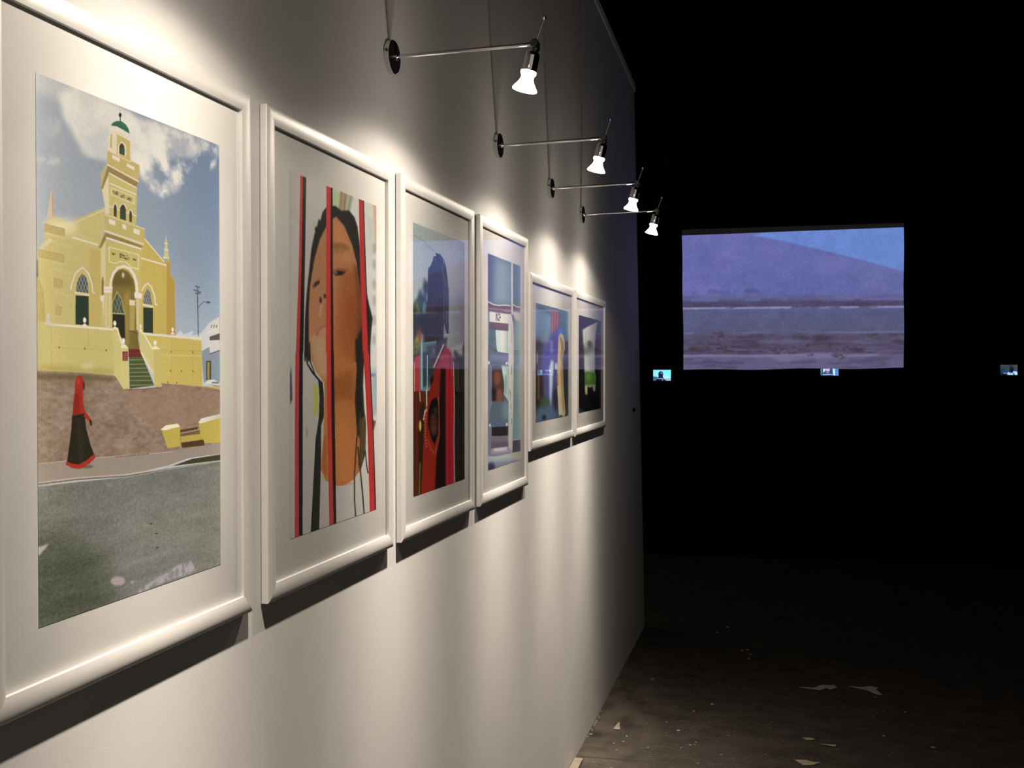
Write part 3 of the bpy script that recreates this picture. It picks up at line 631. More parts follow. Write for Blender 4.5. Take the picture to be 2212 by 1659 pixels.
    bar(([(672, 640), (678, 1000), (698, 1620)], [(656, 40), (680, 500), (696, 1000)]), ([(699, 650), (707, 1000), (733, 1620)], [(688, 40), (710, 500), (726, 1000)]), ([(704, 655), (714, 1000), (740, 1620)], [(694, 40), (716, 500), (733, 1000)]))
    A.grain(6, 160, 60, 9, 3)
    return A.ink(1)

def art_jacket():
    A = Art([(892.4, 479), (1003.3, 525), (1004.2, 1034.5), (893.5, 1073.4)], 210, 440)
    u = zoom(880, 460, 5.529); l = zoom(880, 740, 4.743); one = lambda z, x, y: z([(x, y)])[0]
    A.img = A.grade((176, 188, 178), (112, 108, 106), (196, 190, 180), (104, 98, 92)); A.grain(5, 30, 12, 2)
    A.poly(u([(60, 330), (760, 330), (760, 1000), (60, 1000)]), (176, 172, 172), 30, .4)
    A.line(u([(75, 255), (200, 340), (345, 480)]), .9, (110, 124, 124), .8); A.line(u([(75, 330), (230, 390), (350, 480)]), .7, (120, 130, 134), .6)
    # foliage
    G = (40, 52, 46)
    A.poly(u([(60, 1120), (100, 1040), (140, 1000), (150, 905), (172, 930), (195, 870), (205, 755), (225, 830), (245, 800), (270, 1100), (300, 1700), (60, 1700)]), G, 5)
    for (x, y, rx, ry, c) in ((125, 1120, 6, 16, (122, 138, 66)), (100, 1140, 4, 12, (86, 100, 56)), (200, 1120, 5, 14, (112, 150, 160)), (180, 945, 4, 10, (140, 160, 164)), (235, 1000, 5, 12, (96, 120, 150)), (160, 1050, 6, 18, (44, 84, 82)), (90, 1180, 6, 10, (62, 74, 46)), (120, 1530, 6, 26, (196, 172, 62)), (155, 1500, 4, 26, (172, 60, 46)), (185, 1560, 5, 24, (166, 180, 178)), (100, 1380, 6, 20, (60, 62, 46)), (225, 1600, 7, 16, (92, 128, 140)), (310, 1640, 5, 12, (150, 156, 160))): A.ell(one(u, x, y), rx, ry, c, 4, .9)
    # head in shadow with locks
    D = (34, 32, 42)
    A.poly(u([(248, 680), (255, 652), (278, 628), (305, 560), (313, 518), (345, 514), (338, 474), (366, 486), (392, 490), (420, 530), (442, 565), (462, 640), (480, 780), (492, 920), (498, 1060), (492, 1250), (496, 1440), (470, 1440), (440, 1300), (430, 1400), (432, 1500), (380, 1640), (280, 1700), (256, 1500), (250, 1200), (244, 900)]), D)
    A.poly(u([(258, 1110), (420, 1100), (432, 1400), (384, 1540), (268, 1510)]), (46, 29, 26), 8, .9); A.ell(one(u, 300, 1160), 10, 24, (74, 44, 36), 6, .7); A.poly(u([(190, 1250), (260, 1250), (280, 1660), (200, 1660)]), (34, 30, 28), 6, .9)
    for k in range(12):
        x = 425 + k * 6; A.line(u([(x - 20, 600 + k * 22), (x + 6, 900), (x - 6 + k % 3 * 6, 1240 + k * 14)]), .9, (108, 104, 106) if k % 2 else (52, 50, 56), .65)
    A.line(u([(430, 560), (440, 610)]), 1.4, (170, 168, 172), .7); A.line(u([(333, 540), (333, 580)]), 1.4, (120, 120, 150), .6)
    # lower half: posts, box
    A.poly(l([(50, 60), (140, 60), (150, 520), (50, 520)]), (70, 62, 50)); A.ell(one(l, 95, 40), 7, 14, (110, 126, 60), 4); A.ell(one(l, 85, 90), 6, 8, (92, 110, 52), 3)
    A.poly(l([(74, 150), (134, 120), (138, 500), (74, 500)]), (178, 66, 68)); A.line(l([(72, 200), (74, 500)]), 1.6, (214, 170, 150), .8)
    A.poly(l([(132, 0), (300, -20), (250, 300), (224, 485), (132, 490)]), (96, 138, 138)); A.poly(l([(160, 90), (250, 90), (230, 330), (216, 450), (160, 450)]), (54, 72, 76), 3); A.poly(l([(180, 30), (330, 0), (280, 190), (230, 200)]), (70, 80, 90), 6); A.line(l([(206, 130), (204, 480)]), 1.8, (156, 186, 186)); A.line(l([(148, 0), (150, 470)]), 2.4, (170, 190, 186), .8)
    A.poly(l([(50, 498), (232, 488), (210, 640), (175, 700), (160, 1560), (50, 1600)]), (98, 46, 20))
    A.poly(l([(130, 660), (180, 600), (165, 1100), (150, 1560), (110, 1570), (120, 900)]), (62, 32, 12), 3); A.line(l([(128, 500), (134, 600)]), 2, (206, 150, 110)); A.line(l([(198, 485), (200, 650)]), 2.6, (206, 190, 168)); A.ell(one(l, 133, 850), 2.4, 12, (206, 180, 84), 1); A.line(l([(132, 1230), (126, 1400), (124, 1560)]), 2, (130, 140, 46), .9, 1)
    # right dark fence
    A.poly(l([(470, 80), (540, 60), (600, 40), (600, 1420), (470, 1450)]), (30, 26, 18), 1); A.poly(l([(470, 40), (600, 0), (600, 130), (540, 140), (500, 100)]), (150, 142, 136), 5, .9)
    for x, c in ((500, (92, 86, 40)), (520, (110, 100, 52)), (548, (44, 48, 40)), (572, (52, 46, 30)), (536, (58, 50, 26))): A.line(l([(x, 200), (x, 500)]), 2, c, .8, 1); A.line(l([(x, 560), (x + 2, 1400)]), 1.4, c, .4, 1)
    A.line(l([(490, 510), (590, 530)]), 4, (20, 16, 12)); A.poly(u([(655, 1610), (678, 1530), (690, 1700), (660, 1700)]), (56, 62, 62), 1)
    A.poly(l([(225, 230), (300, 40), (340, -30), (410, -60), (400, 60), (350, 130), (300, 260), (255, 400), (225, 470)]), (58, 58, 70), 3, .95); A.ell(one(l, 272, 90), 3, 8, (120, 118, 126), 3, .7); A.line(l([(385, 20), (350, 70), (320, 140)]), 1.2, (150, 146, 152), .7)
    # jacket
    A.poly(l([(372, 55), (420, 62), (455, 120), (475, 190), (482, 420), (486, 1445), (140, 1560), (160, 1200), (170, 1000), (176, 760), (205, 640), (225, 500), (250, 380), (285, 240), (330, 120)]), (142, 38, 24))
    A.poly(l([(375, 55), (430, 66), (475, 190), (478, 300), (400, 290), (330, 300), (300, 220)]), (158, 52, 62), 8, .7); A.poly(l([(440, 30), (470, 130), (490, 190), (480, 60)]), (150, 140, 138), 2, .8)
    A.poly(l([(345, 260), (392, 260), (398, 1475), (285, 1516), (300, 1180), (325, 960), (330, 600)]), (32, 19, 12), 3)
    A.poly(l([(396, 250), (470, 270), (484, 700), (484, 1450), (398, 1474)]), (172, 28, 38), 1); A.line(l([(440, 120), (425, 500), (436, 1440)]), 3, (120, 16, 22), .7, 2); A.line(l([(420, 230), (412, 1460)]), 3, (196, 48, 58), .5, 2)
    A.line(l([(474, 200), (484, 640), (478, 1000), (488, 1445)]), 2, (176, 138, 128))
    for k in range(14): A.line(l([(474 + k % 2 * 6, 1000 + k * 32), (484, 1012 + k * 32)]), 1, (214, 178, 160), .6)
    for k in range(8): A.line(l([(272 + k * 13, 250 - k * 30), (282 + k * 13, 228 - k * 30)]), 2.6, (206, 196, 196), .9)
    for k in range(7): A.line(l([(286 + k * 13, 262 - k * 30), (294 + k * 13, 240 - k * 30)]), 2.2, (60, 46, 52), .9)
    A.poly(l([(240, 360), (270, 330), (265, 400), (238, 430)]), (28, 18, 14), 1)
    A.poly(l([(282, 1050), (242, 965), (214, 850), (216, 690), (248, 590), (292, 556), (316, 590), (326, 740), (316, 930)]), (24, 17, 12))
    A.ell(one(l, 270, 830), 8, 24, (92, 52, 36), 4, .9); A.ell(one(l, 290, 690), 4, 8, (80, 56, 48), 2, .8)
    for k in range(9): A.line(l([(240, 860 + k * 12), (275, 880 + k * 10), (305, 850 + k * 12)]), .6, (140, 90, 66), .5)
    for k in range(14): A.line(l([(206 + math.sin(k / 13 * 3) * -14, 640 + k * 32), (190 + math.sin(k / 13 * 3) * -12, 655 + k * 32)]), 1.6, (206, 120, 92), .8)
    A.line(l([(320, 560), (330, 960), (285, 1150), (240, 1080), (205, 980)]), 2.4, (166, 92, 56), .7, 1); A.line(l([(168, 790), (180, 700), (205, 690)]), 2.4, (196, 168, 160), .9); A.grain(6, 120, 60, 19)
    A.tone(.84, 1.30)
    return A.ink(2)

def art_doorway():
    A = Art([(1053.9, 546.8), (1124, 574.7), (1124.8, 991.6), (1054.9, 1017.9)], 180, 380)
    u = zoom(1040, 530, 6.64); l = zoom(1040, 760, 6.14); one = lambda z, x, y: z([(x, y)])[0]
    A.img = A.grade((100, 108, 126), (100, 126, 130), (120, 138, 144), (112, 138, 138))
    A.poly(u([(180, 160), (420, 260), (410, 860), (150, 830)]), (150, 168, 168), 16, .8); A.poly(u([(80, 100), (180, 130), (160, 820), (80, 800)]), (96, 102, 130), 8, .8); A.poly(u([(460, 260), (560, 300), (560, 880), (460, 860)]), (92, 120, 124), 2)
    A.poly(u([(90, 925), (560, 960), (560, 1700), (90, 1700)]), (128, 152, 156)); A.poly(u([(460, 1000), (560, 980), (560, 1700), (460, 1700)]), (122, 146, 142))
    MA = (128, 92, 104)
    A.poly(u([(85, 828), (180, 858), (420, 872), (432, 990), (85, 935)]), MA); A.poly(u([(452, 858), (565, 895), (565, 960), (455, 945)]), MA); A.line(u([(95, 905), (430, 935)]), 2.4, (206, 170, 178), .8, 1)
    A.line(u([(90, 805), (120, 820), (180, 850), (250, 862), (330, 855), (410, 865)]), 2, (226, 224, 226)); A.line(u([(455, 850), (500, 875), (565, 893)]), 2, (226, 224, 226))
    A.line(u([(438, 250), (438, 600), (442, 980)]), 3.4, (220, 206, 214)); A.line(u([(420, 260), (418, 860)]), 1.4, (130, 120, 132), .6)
    A.poly(u([(116, 952), (392, 988), (388, 1122), (118, 1092)]), (238, 232, 234)); rs = random.Random(3)
    for _ in range(20): x, y = rs.uniform(212, 275), rs.uniform(980, 1085); A.line(u([(x - 6, y - 10), (x + 5, y + 8)]), 1.2, (64, 60, 66), .9)
    A.line(u([(213, 975), (213, 1080)]), 1.6, (70, 68, 72)); A.poly(u([(112, 1098), (390, 1124), (387, 1228), (112, 1206)]), (122, 82, 94)); A.poly(u([(180, 1130), (380, 1150), (380, 1175), (180, 1150)]), (150, 110, 120), 3, .7)
    A.poly(u([(200, 1212), (388, 1228), (388, 1545), (228, 1532)]), (196, 216, 196)); A.poly(u([(274, 1222), (326, 1226), (326, 1545), (274, 1540)]), (242, 246, 236)); A.line(u([(370, 1230), (368, 1540)]), 2, (150, 176, 160))
    A.poly(u([(112, 1206), (204, 1214), (214, 1510), (100, 1620)]), (94, 118, 124)); A.poly(u([(190, 1500), (215, 1480), (240, 1540), (190, 1540)]), (74, 84, 88), 1)
    A.poly(u([(460, 950), (520, 960), (560, 1000), (555, 1075), (480, 1060), (460, 1120)]), (206, 190, 200), 2); A.poly(u([(450, 985), (490, 1060), (470, 1180), (455, 1250), (440, 1100)]), (134, 106, 122), 2)
    A.poly(u([(392, 985), (425, 985), (455, 1120), (462, 1300), (472, 1720), (384, 1720), (388, 1200)]), (206, 200, 206)); A.line(u([(430, 1130), (438, 1280), (430, 1400)]), 1.1, (150, 132, 148), .7)
    # lower half
    A.poly(l([(80, -10), (150, -10), (140, 1390), (80, 1400)]), (118, 124, 142)); A.line(l([(130, 180), (140, 650), (112, 980)]), 2.4, (158, 164, 178), .6, 2)
    A.poly(l([(90, 30), (180, -10), (365, 20), (352, 182), (90, 172)]), (104, 112, 136)); A.poly(l([(120, 60), (350, 60), (350, 100), (120, 100)]), (138, 146, 162), 6, .6)
    A.poly(l([(138, 180), (362, 185), (362, 665), (138, 665)]), (92, 96, 110)); A.poly(l([(140, 252), (262, 236), (298, 400), (298, 655), (148, 655)]), (92, 60, 44)); A.ell(one(l, 238, 590), 9, 17, (146, 84, 62), 4, .9); A.ell(one(l, 215, 350), 8, 16, (156, 88, 62), 4, .8); A.poly(l([(140, 460), (200, 520), (190, 655), (148, 655)]), (46, 34, 30), 4); A.ell(one(l, 232, 436), 1.4, 2.4, (70, 66, 96), .8)
    A.poly(l([(268, 178), (360, 190), (360, 655), (300, 560), (298, 400)]), (160, 186, 172)); A.poly(l([(282, 195), (330, 240), (330, 320), (296, 320)]), (214, 232, 216), 4, .8); A.line(l([(325, 300), (322, 560)]), 3, (120, 146, 132), .7, 2); A.line(l([(262, 240), (296, 400), (298, 520)]), 1.6, (40, 36, 44))
    A.poly(l([(150, 660), (364, 658), (362, 985), (98, 985), (120, 760)]), (96, 106, 120)); A.poly(l([(290, 660), (360, 660), (355, 900), (300, 860)]), (122, 160, 146), 8, .8); A.poly(l([(96, 940), (360, 950), (360, 990), (96, 990)]), (88, 102, 134))
    for (x, y) in ((100, 145), (336, 152), (116, 976), (340, 962)): A.ell(one(l, x, y), 2.4, 3.4, (232, 232, 244))
    A.poly(l([(138, 1000), (362, 985), (356, 1112), (138, 1122)]), (48, 44, 38)); A.poly(l([(132, 1130), (350, 1108), (366, 1262), (132, 1290)]), (124, 102, 118)); A.poly(l([(132, 1200), (366, 1190), (366, 1262), (132, 1290)]), (92, 78, 92), 4, .8)
    A.poly(l([(130, 1290), (370, 1255), (412, 1300), (400, 1350), (140, 1400)]), (150, 132, 148)); A.poly(l([(160, 1290), (340, 1265), (330, 1300), (180, 1320)]), (206, 212, 214), 2)
    A.poly(l([(362, -20), (432, -20), (430, 560), (420, 900), (414, 1310), (366, 1262), (362, 780)]), (206, 200, 206)); A.poly(l([(366, 780), (408, 780), (404, 1262), (368, 1255)]), (160, 156, 178), 3, .8)
    for a, b in (((380, 490), (374, 545)), ((384, 520), (386, 635)), ((402, 180), (400, 300)), ((392, 690), (394, 760)), ((408, 880), (404, 960))): A.line(l([a, b]), 1.1, (88, 82, 92), .8)
    A.poly(l([(430, -20), (530, -20), (530, 1160), (420, 1172)]), (108, 130, 128)); A.poly(l([(430, 200), (530, 160), (530, 560), (430, 600)]), (126, 148, 144), 12, .6); A.poly(l([(418, 1170), (530, 1152), (530, 1312), (414, 1332)]), (72, 70, 82)); A.line(l([(425, 1168), (530, 1150)]), 1.2, (196, 200, 206))
    A.poly(l([(80, 1385), (200, 1392), (410, 1340), (530, 1312), (530, 1450), (80, 1600)]), (158, 162, 164)); A.poly(l([(80, 1480), (530, 1400), (530, 1450), (80, 1600)]), (112, 112, 130), 8, .9); A.ell(one(l, 135, 1530), 8, 9, (60, 54, 78), 4)
    for k in range(14): x = 140 + k * 18; A.line(l([(x, 1372 - k * 3), (x + 12, 1386 - k * 4)]), 1.4, (98, 82, 102), .8)
    A.grain(5, 90, 40, 5)
    A.tone(.72, 1.18)
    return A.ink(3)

def art_robe():
    A = Art([(1157.2, 653), (1227.7, 673.4), (1228.5, 897.2), (1158, 913.5)], 250, 240)
    v = zoom(1145, 640, 5.721); one = lambda x, y: v([(x, y)])[0]
    A.img = A.grade((104, 128, 138), (104, 134, 142), (84, 100, 112), (52, 60, 72))
    A.poly(v([(75, 150), (180, 220), (170, 450), (75, 460)]), (128, 152, 172), 14, .8); A.poly(v([(190, 200), (262, 160), (262, 460), (200, 480)]), (156, 178, 204), 12, .8); A.line(v([(90, 120), (250, 210)]), 5, (74, 98, 104), .7, 3)
    A.poly(v([(380, 190), (478, 200), (478, 600), (430, 600), (400, 400)]), (96, 122, 136), 8, .8)
    A.poly(v([(258, 160), (364, 205), (354, 410), (300, 450), (258, 450)]), (164, 92, 98), 2)
    for x in (280, 310, 340): A.line(v([(x, 180), (x - 4, 440)]), 1.4, (186, 172, 182), .7)
    A.poly(v([(70, 540), (170, 560), (150, 900), (210, 1000), (190, 1320), (70, 1460)]), (62, 54, 52), 8, .95)
    A.poly(v([(300, 440), (380, 378), (412, 440), (356, 540), (340, 900), (310, 1270), (200, 1260), (140, 900), (150, 660), (230, 540)]), (92, 90, 160), 8); A.poly(v([(340, 420), (395, 375), (412, 440), (352, 520)]), (96, 128, 206), 4)
    A.poly(v([(160, 480), (240, 470), (240, 560), (130, 580)]), (150, 168, 186), 8, .7)
    for x, y0, y1, c in ((92, 700, 820, (186, 160, 140)), (122, 820, 1300, (120, 70, 44)), (104, 950, 1260, (156, 104, 54)), (190, 960, 1250, (132, 108, 84)), (140, 900, 1200, (64, 46, 60)), (84, 1000, 1400, (54, 50, 34))): A.line(v([(x, y0), (x - 2, y1)]), 2.6, c, .85, 2)
    A.poly(v([(262, 780), (296, 800), (288, 930), (276, 1130), (262, 1420), (246, 1240), (238, 900)]), (190, 202, 220), 3); A.ell(one(325, 865), 2.4, 8, (214, 216, 226), 2); A.line(v([(270, 560), (268, 700)]), 4, (152, 160, 210), .7, 3)
    A.poly(v([(80, 1380), (350, 1300), (350, 1520), (70, 1570)]), (92, 110, 130), 8, .8); A.ell(one(185, 1310), 9, 12, (76, 104, 62), 6, .8); A.ell(one(180, 1500), 4, 5, (46, 42, 50), 3)
    A.poly(v([(425, 560), (485, 540), (485, 1470), (440, 1440), (415, 1100)]), (46, 56, 66), 4); A.poly(v([(320, 1090), (350, 1200), (345, 1440), (300, 1380), (290, 1200)]), (60, 44, 52), 6)
    A.poly(v([(352, 500), (366, 468), (385, 455), (410, 478), (426, 540), (430, 650), (402, 770), (412, 1000), (424, 1240), (442, 1440), (430, 1480), (360, 1486), (352, 1300), (340, 1130), (332, 1000), (340, 880), (346, 700)]), (208, 184, 142)); A.poly(v([(400, 760), (412, 1000), (424, 1240), (440, 1440), (410, 1470), (395, 1200), (380, 960)]), (166, 116, 60), 3, .9)
    for k in range(7): A.line(v([(366 + k * 8, 490 + k * 10), (390 + k * 5, 640), (372 + k * 6, 760 + k * 20)]), .9, (158, 120, 74), .8)
    A.line(v([(340, 960), (345, 1100)]), 3, (172, 92, 70), .8, 1); A.ell(one(385, 1478), 4, 2.6, (84, 84, 84), 1); A.grain(6, 40, 60, 6)
    A.tone(.84, 1.32)
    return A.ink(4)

def art_opening():
    A = Art([(1250.2, 679.4), (1297.7, 693.7), (1298.2, 882.8), (1251, 891.5)], 230, 210)
    v = zoom(1145, 640, 5.721); one = lambda x, y: v([(x, y)])[0]
    A.img = A.grade((46, 42, 46), (30, 28, 34), (16, 15, 14), (12, 11, 10))
    S = [(650, 410), (700, 380), (830, 325), (812, 440), (802, 560), (802, 930), (818, 1000), (806, 1170), (790, 1186), (776, 1110), (745, 1130), (712, 1110), (712, 1210), (690, 1216), (680, 1130), (668, 740)]
    m = A.mask(v(S), 1)
    B = A.img.copy(); A.img = np.ones_like(A.img) * np.array((196, 190, 172))
    A.poly(v([(640, 560), (700, 640), (760, 540), (820, 640), (820, 760), (640, 740)]), (92, 96, 74), 5, .85); A.ell(one(735, 590), 5, 9, (70, 76, 56), 4); A.poly(v([(700, 700), (820, 640), (820, 930), (700, 930)]), (140, 150, 146), 8, .8); A.poly(v([(655, 730), (700, 730), (700, 920), (665, 930)]), (160, 164, 140), 5, .8)
    A.poly(v([(640, 930), (830, 930), (830, 1110), (640, 1110)]), (72, 104, 44), 5); A.ell(one(725, 1000), 6, 9, (96, 132, 56), 4); A.poly(v([(640, 1110), (830, 1110), (830, 1230), (640, 1230)]), (164, 160, 104), 3)
    A.line(v([(690, 420), (684, 520), (692, 640)]), 1.4, (130, 128, 110), .8, 1)
    A.img = B * (1 - m[..., None]) + A.img * m[..., None]
    A.line(v([(612, 1380), (665, 1425)]), 1.6, (96, 100, 106), .8, 1); A.poly(v([(600, 1380), (660, 1425), (600, 1450)]), (60, 64, 70), 2)
    for (x, y) in ((720, 1320), (690, 1300), (760, 1330)): A.ell(one(x, y), 1, 1, (52, 48, 36), .6)
    A.grain(3, 60, 60, 16)
    A.tone(.84, 1.30)
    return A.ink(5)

def art_projection():
    A = Art([(1473, 509), (1952, 491), (1952, 795), (1477, 799)], 420, 260)
    s = zoom(1440, 460, 4.022)
    A.img = A.grade((112, 104, 176), (110, 106, 174), (104, 98, 168), (104, 98, 158))
    n = value_noise(A.h, A.w, 7, 8, 2, 5); A.lay(np.clip((n - .5) * 3, 0, 1), (98, 96, 172), .5); A.lay(np.clip((.5 - n) * 3, 0, 1), (124, 110, 180), .5)
    A.poly(s([(250, 300), (340, 260), (420, 420), (300, 560)]), (98, 96, 164), 14, .5); A.poly(s([(720, 420), (1200, 480), (1400, 640), (800, 640), (600, 560)]), (94, 98, 172), 30, .5)
    A.poly(s([(735, 195), (1000, 145), (2075, 100), (2075, 512), (1800, 440), (1500, 365), (1200, 295), (1000, 245)]), (110, 130, 210), 1.5); A.poly(s([(1500, 100), (2075, 100), (2075, 480), (1700, 330)]), (108, 133, 208), 20, .6); A.line(s([(1000, 245), (1300, 318), (1800, 440)]), 1.6, (92, 96, 150), .6, 1)
    A.poly(s([(120, 590), (400, 640), (600, 700), (120, 720)]), (122, 108, 184), 8, .6)
    for (x, y, rx, ry, a) in ((240, 695, 7, 3, .5), (400, 685, 11, 6, .7), (470, 690, 10, 4, .6), (520, 690, 6, 4, .5), (590, 690, 2, 5, .5), (620, 690, 2, 4, .5), (740, 680, 17, 6, .75), (700, 682, 8, 5, .5)): A.ell(s([(x, y)])[0], rx, ry, (92, 90, 150), 2, a)
    def band(y0, y1, c, blur=2, a=1.0, nz=None, dy=-14): A.poly(s([(100, y0), (1000, y0 + dy * .5), (2090, y0 + dy), (2090, y1 + dy), (1000, y1 + dy * .5), (100, y1)]), c, blur, a, nz)
    hs = lambda sd, fy=60, fx=7, t=.5, k=5: np.clip((value_noise(A.h, A.w, fy, fx, sd, 3) - t) * k, 0, 1)
    band(715, 790, (108, 98, 158)); band(730, 750, (96, 86, 138), 1, .8, hs(4)); band(775, 832, (90, 74, 114), 2); band(790, 820, (84, 66, 96), 2, .9, hs(5, 30, 9, .4)); band(755, 790, (86, 74, 112), 3, .7, hs(51, 20, 14, .5))
    band(832, 1060, (98, 92, 142), 2); band(860, 1040, (92, 88, 146), 8, .6, hs(6, 14, 5)); band(832, 1060, (106, 92, 134), 2, .5, hs(61, 60, 5, .55))
    band(826, 838, (172, 158, 212), 1, .95, hs(7, 30, 16, .36, 8)); band(1046, 1056, (162, 148, 198), 1, .8, hs(8, 30, 6, .45)); band(1060, 1240, (98, 82, 120), 3)
    band(1060, 1240, (84, 68, 94), 3, .9, hs(9, 26, 10, .48)); band(1080, 1240, (118, 100, 148), 3, .7, hs(10, 40, 6, .55)); band(1240, 1380, (112, 98, 150), 4); band(1260, 1380, (94, 80, 124), 3, .8, hs(11, 40, 8, .5)); band(1236, 1256, (150, 132, 186), 2, .7, hs(12, 30, 5, .45))
    A.poly(s([(880, 1240), (1500, 1210), (1560, 1250), (1000, 1300)]), (134, 118, 172), 4, .7)
    for (x, y, rx, ry) in ((445, 1070, 14, 11), (330, 1150, 12, 9), (500, 1185, 24, 8), (1300, 1165, 34, 8), (1600, 1180, 30, 5), (1180, 1080, 20, 5), (1790, 1055, 10, 6), (1040, 1195, 30, 8), (1490, 1245, 14, 6), (1250, 1240, 8, 4), (1990, 1070, 12, 6), (220, 1180, 14, 6)): A.ell(s([(x, y)])[0], rx * 1.15, ry * 1.1, (80, 68, 80), 4, .85, 0, hs(int(x), 70, 60, .42, 4))
    A.grain(5, 120, 160, 13)
    A.grain(7, 14, 18, 71, 5); A.grain(4, 90, 120, 72, 2)
    g = A.img.mean(2)[..., None]; k = (.17 + .17 * np.clip((A.V - .42) / .25, 0, 1))[..., None]; A.img = A.img * (1 - k) + g * k * np.array((.98, .96, 1.08))
    A.img[..., 0] *= .97 + .05 * np.clip((A.V - .5) / .3, 0, 1); A.img[..., 1] *= 1.06; A.img[..., 2] *= 1.03; A.tone(1.0, 1.10); A.img *= (1 - .10 * np.clip((A.V - .5) / .3, 0, 1))[..., None]
    return np.clip(s2l(A.img), 0, 4)

def art_display(kind):
    if kind == 0:
        A = Art([(1411, 799), (1449, 798.5), (1449.6, 821.5), (1411.6, 822)], 100, 64); s = zoom(1380, 760, 20.74)
        A.img = A.grade((150, 220, 250), (110, 245, 252), (160, 230, 245), (120, 250, 250)); A.poly(s([(1000, 1130), (1200, 1060), (1440, 1190), (1440, 1230), (1000, 1230)]), (190, 222, 245), 2)
        A.poly(s([(640, 1100), (860, 1125), (860, 1330), (640, 1330)]), (40, 100, 125), 1); A.poly(s([(660, 1200), (820, 1200), (820, 1330), (660, 1330)]), (90, 130, 160), 2, .6)
        A.ell(s([(985, 1000)])[0], 5.2, 6.4, (16, 30, 70), .6); A.ell(s([(1015, 965)])[0], 2.2, 2.6, (130, 140, 165), 1); A.poly(s([(905, 1060), (1060, 1060), (1120, 1180), (860, 1180)]), (24, 32, 56)); A.ell(s([(1000, 1045)])[0], 3, 3, (20, 26, 40), .6)
        A.poly(s([(820, 1190), (1130, 1190), (1260, 1330), (740, 1330)]), (14, 22, 54)); A.line(s([(835, 1195), (1060, 1200), (1090, 1230), (1070, 1280)]), 1.6, (150, 165, 205)); A.poly(s([(1140, 1210), (1300, 1190), (1450, 1180), (1450, 1330), (1240, 1330)]), (110, 150, 175)); A.ell(s([(1295, 1260)])[0], 1.8, 1.8, (205, 225, 255)); A.ell(s([(1390, 1260)])[0], 2, 2, (205, 225, 255))
    elif kind == 1:
        A = Art([(1773, 786), (1811, 785.5), (1812, 811), (1774, 811.8)], 100, 64); s = zoom(1740, 780, 22.12)
        A.img = A.grade((120, 165, 190), (110, 160, 205), (40, 70, 110), (90, 140, 210)); A.poly(s([(820, 300), (1290, 300), (1290, 700), (790, 700)]), (40, 70, 110), 1); A.poly(s([(840, 100), (960, 100), (950, 470), (860, 570)]), (190, 225, 245)); A.ell(s([(1070, 400)])[0], 5, 4.6, (190, 180, 225), 1)
        A.poly(s([(980, 480), (1170, 480), (1170, 590), (1000, 600)]), (135, 110, 145), 1); A.line(s([(850, 650), (1000, 650), (1290, 620)]), 1.8, (150, 185, 235)); A.poly(s([(1290, 150), (1390, 150), (1430, 690), (1340, 640)]), (195, 230, 250)); A.poly(s([(1400, 100), (1600, 100), (1600, 690), (1440, 690)]), (85, 130, 195)); A.line(s([(750, 300), (750, 650)]), 1.6, (120, 165, 180)); A.poly(s([(1150, 520), (1330, 560), (1280, 620), (1150, 600)]), (35, 75, 100), 1)
    else:
        A = Art([(2161, 788), (2196, 787), (2197.5, 809), (2161.5, 809.5)], 100, 64); s = zoom(2100, 760, 19.75)
        A.img = A.grade((62, 78, 76), (78, 82, 78), (16, 24, 34), (40, 60, 90)); A.poly(s([(1380, 540), (1600, 540), (1580, 760), (1400, 760)]), (60, 66, 80), 2); A.poly(s([(1260, 790), (1620, 765), (1640, 880), (1240, 880)]), (34, 66, 120), 2); A.poly(s([(1730, 760), (1940, 760), (1940, 860), (1730, 830)]), (46, 86, 150), 1)
        A.ell(s([(1670, 650)])[0], 4, 5, (24, 30, 38), .8); A.ell(s([(1690, 615)])[0], 1.6, 1.6, (70, 84, 112), .8); A.poly(s([(1590, 720), (1760, 730), (1720, 870), (1600, 860)]), (12, 20, 40), 1)
        A.line(s([(1340, 898), (1530, 895), (1740, 885)]), 1.2, (170, 185, 215)); A.poly(s([(1500, 870), (1560, 845), (1620, 890), (1740, 900), (1760, 975), (1510, 975)]), (165, 215, 245)); A.poly(s([(1725, 810), (1860, 810), (1925, 870), (1935, 970), (1810, 970), (1750, 880)]), (185, 225, 255)); A.poly(s([(1730, 890), (1760, 890), (1820, 970), (1780, 980)]), (20, 40, 60))
    return np.clip(s2l(A.img), 0, 4) * (1.15 if kind < 2 else 1.0)

# ------------------------------------------------------------------ framed pictures on the wall
BACK, MATX, GLX, LIP, FACE = .002, .0068, .0088, .0130, .0268
PROF = [(0, BACK), (0, .0118), (.0005, .0127), (.0018, .0134), (.0050, .0144), (.0095, .0150), (.0145, .0151), (.0195, .0146), (.0235, .0138), (FACE, LIP), (FACE, MATX), (FACE - .008, MATX - .0012), (.004, BACK)]

def rail(y0, y1, z0, z1, side):
    """one mitred frame member; the rectangle is the sight opening"""
    bm = bmesh.new(); rings = []
    for end in (0, 1):
        ring = []
        for o, x in PROF:
            e = FACE - o                        # distance outward from the opening
            if side == 'top': p = (x, (y0 - e, y1 + e)[end], z1 + e)
            if side == 'bottom': p = (x, (y0 - e, y1 + e)[end], z0 - e)
            if side == 'left': p = (x, y0 - e, (z0 - e, z1 + e)[end])
            if side == 'right': p = (x, y1 + e, (z0 - e, z1 + e)[end])
            ring.append(bm.verts.new(p))
        rings.append(ring)
    n = len(PROF)
    for i in range(n): bm.faces.new((rings[0][i], rings[0][(i + 1) % n], rings[1][(i + 1) % n], rings[1][i]))
    bm.faces.new(rings[0]); bm.faces.new(rings[1][::-1])
    return bm

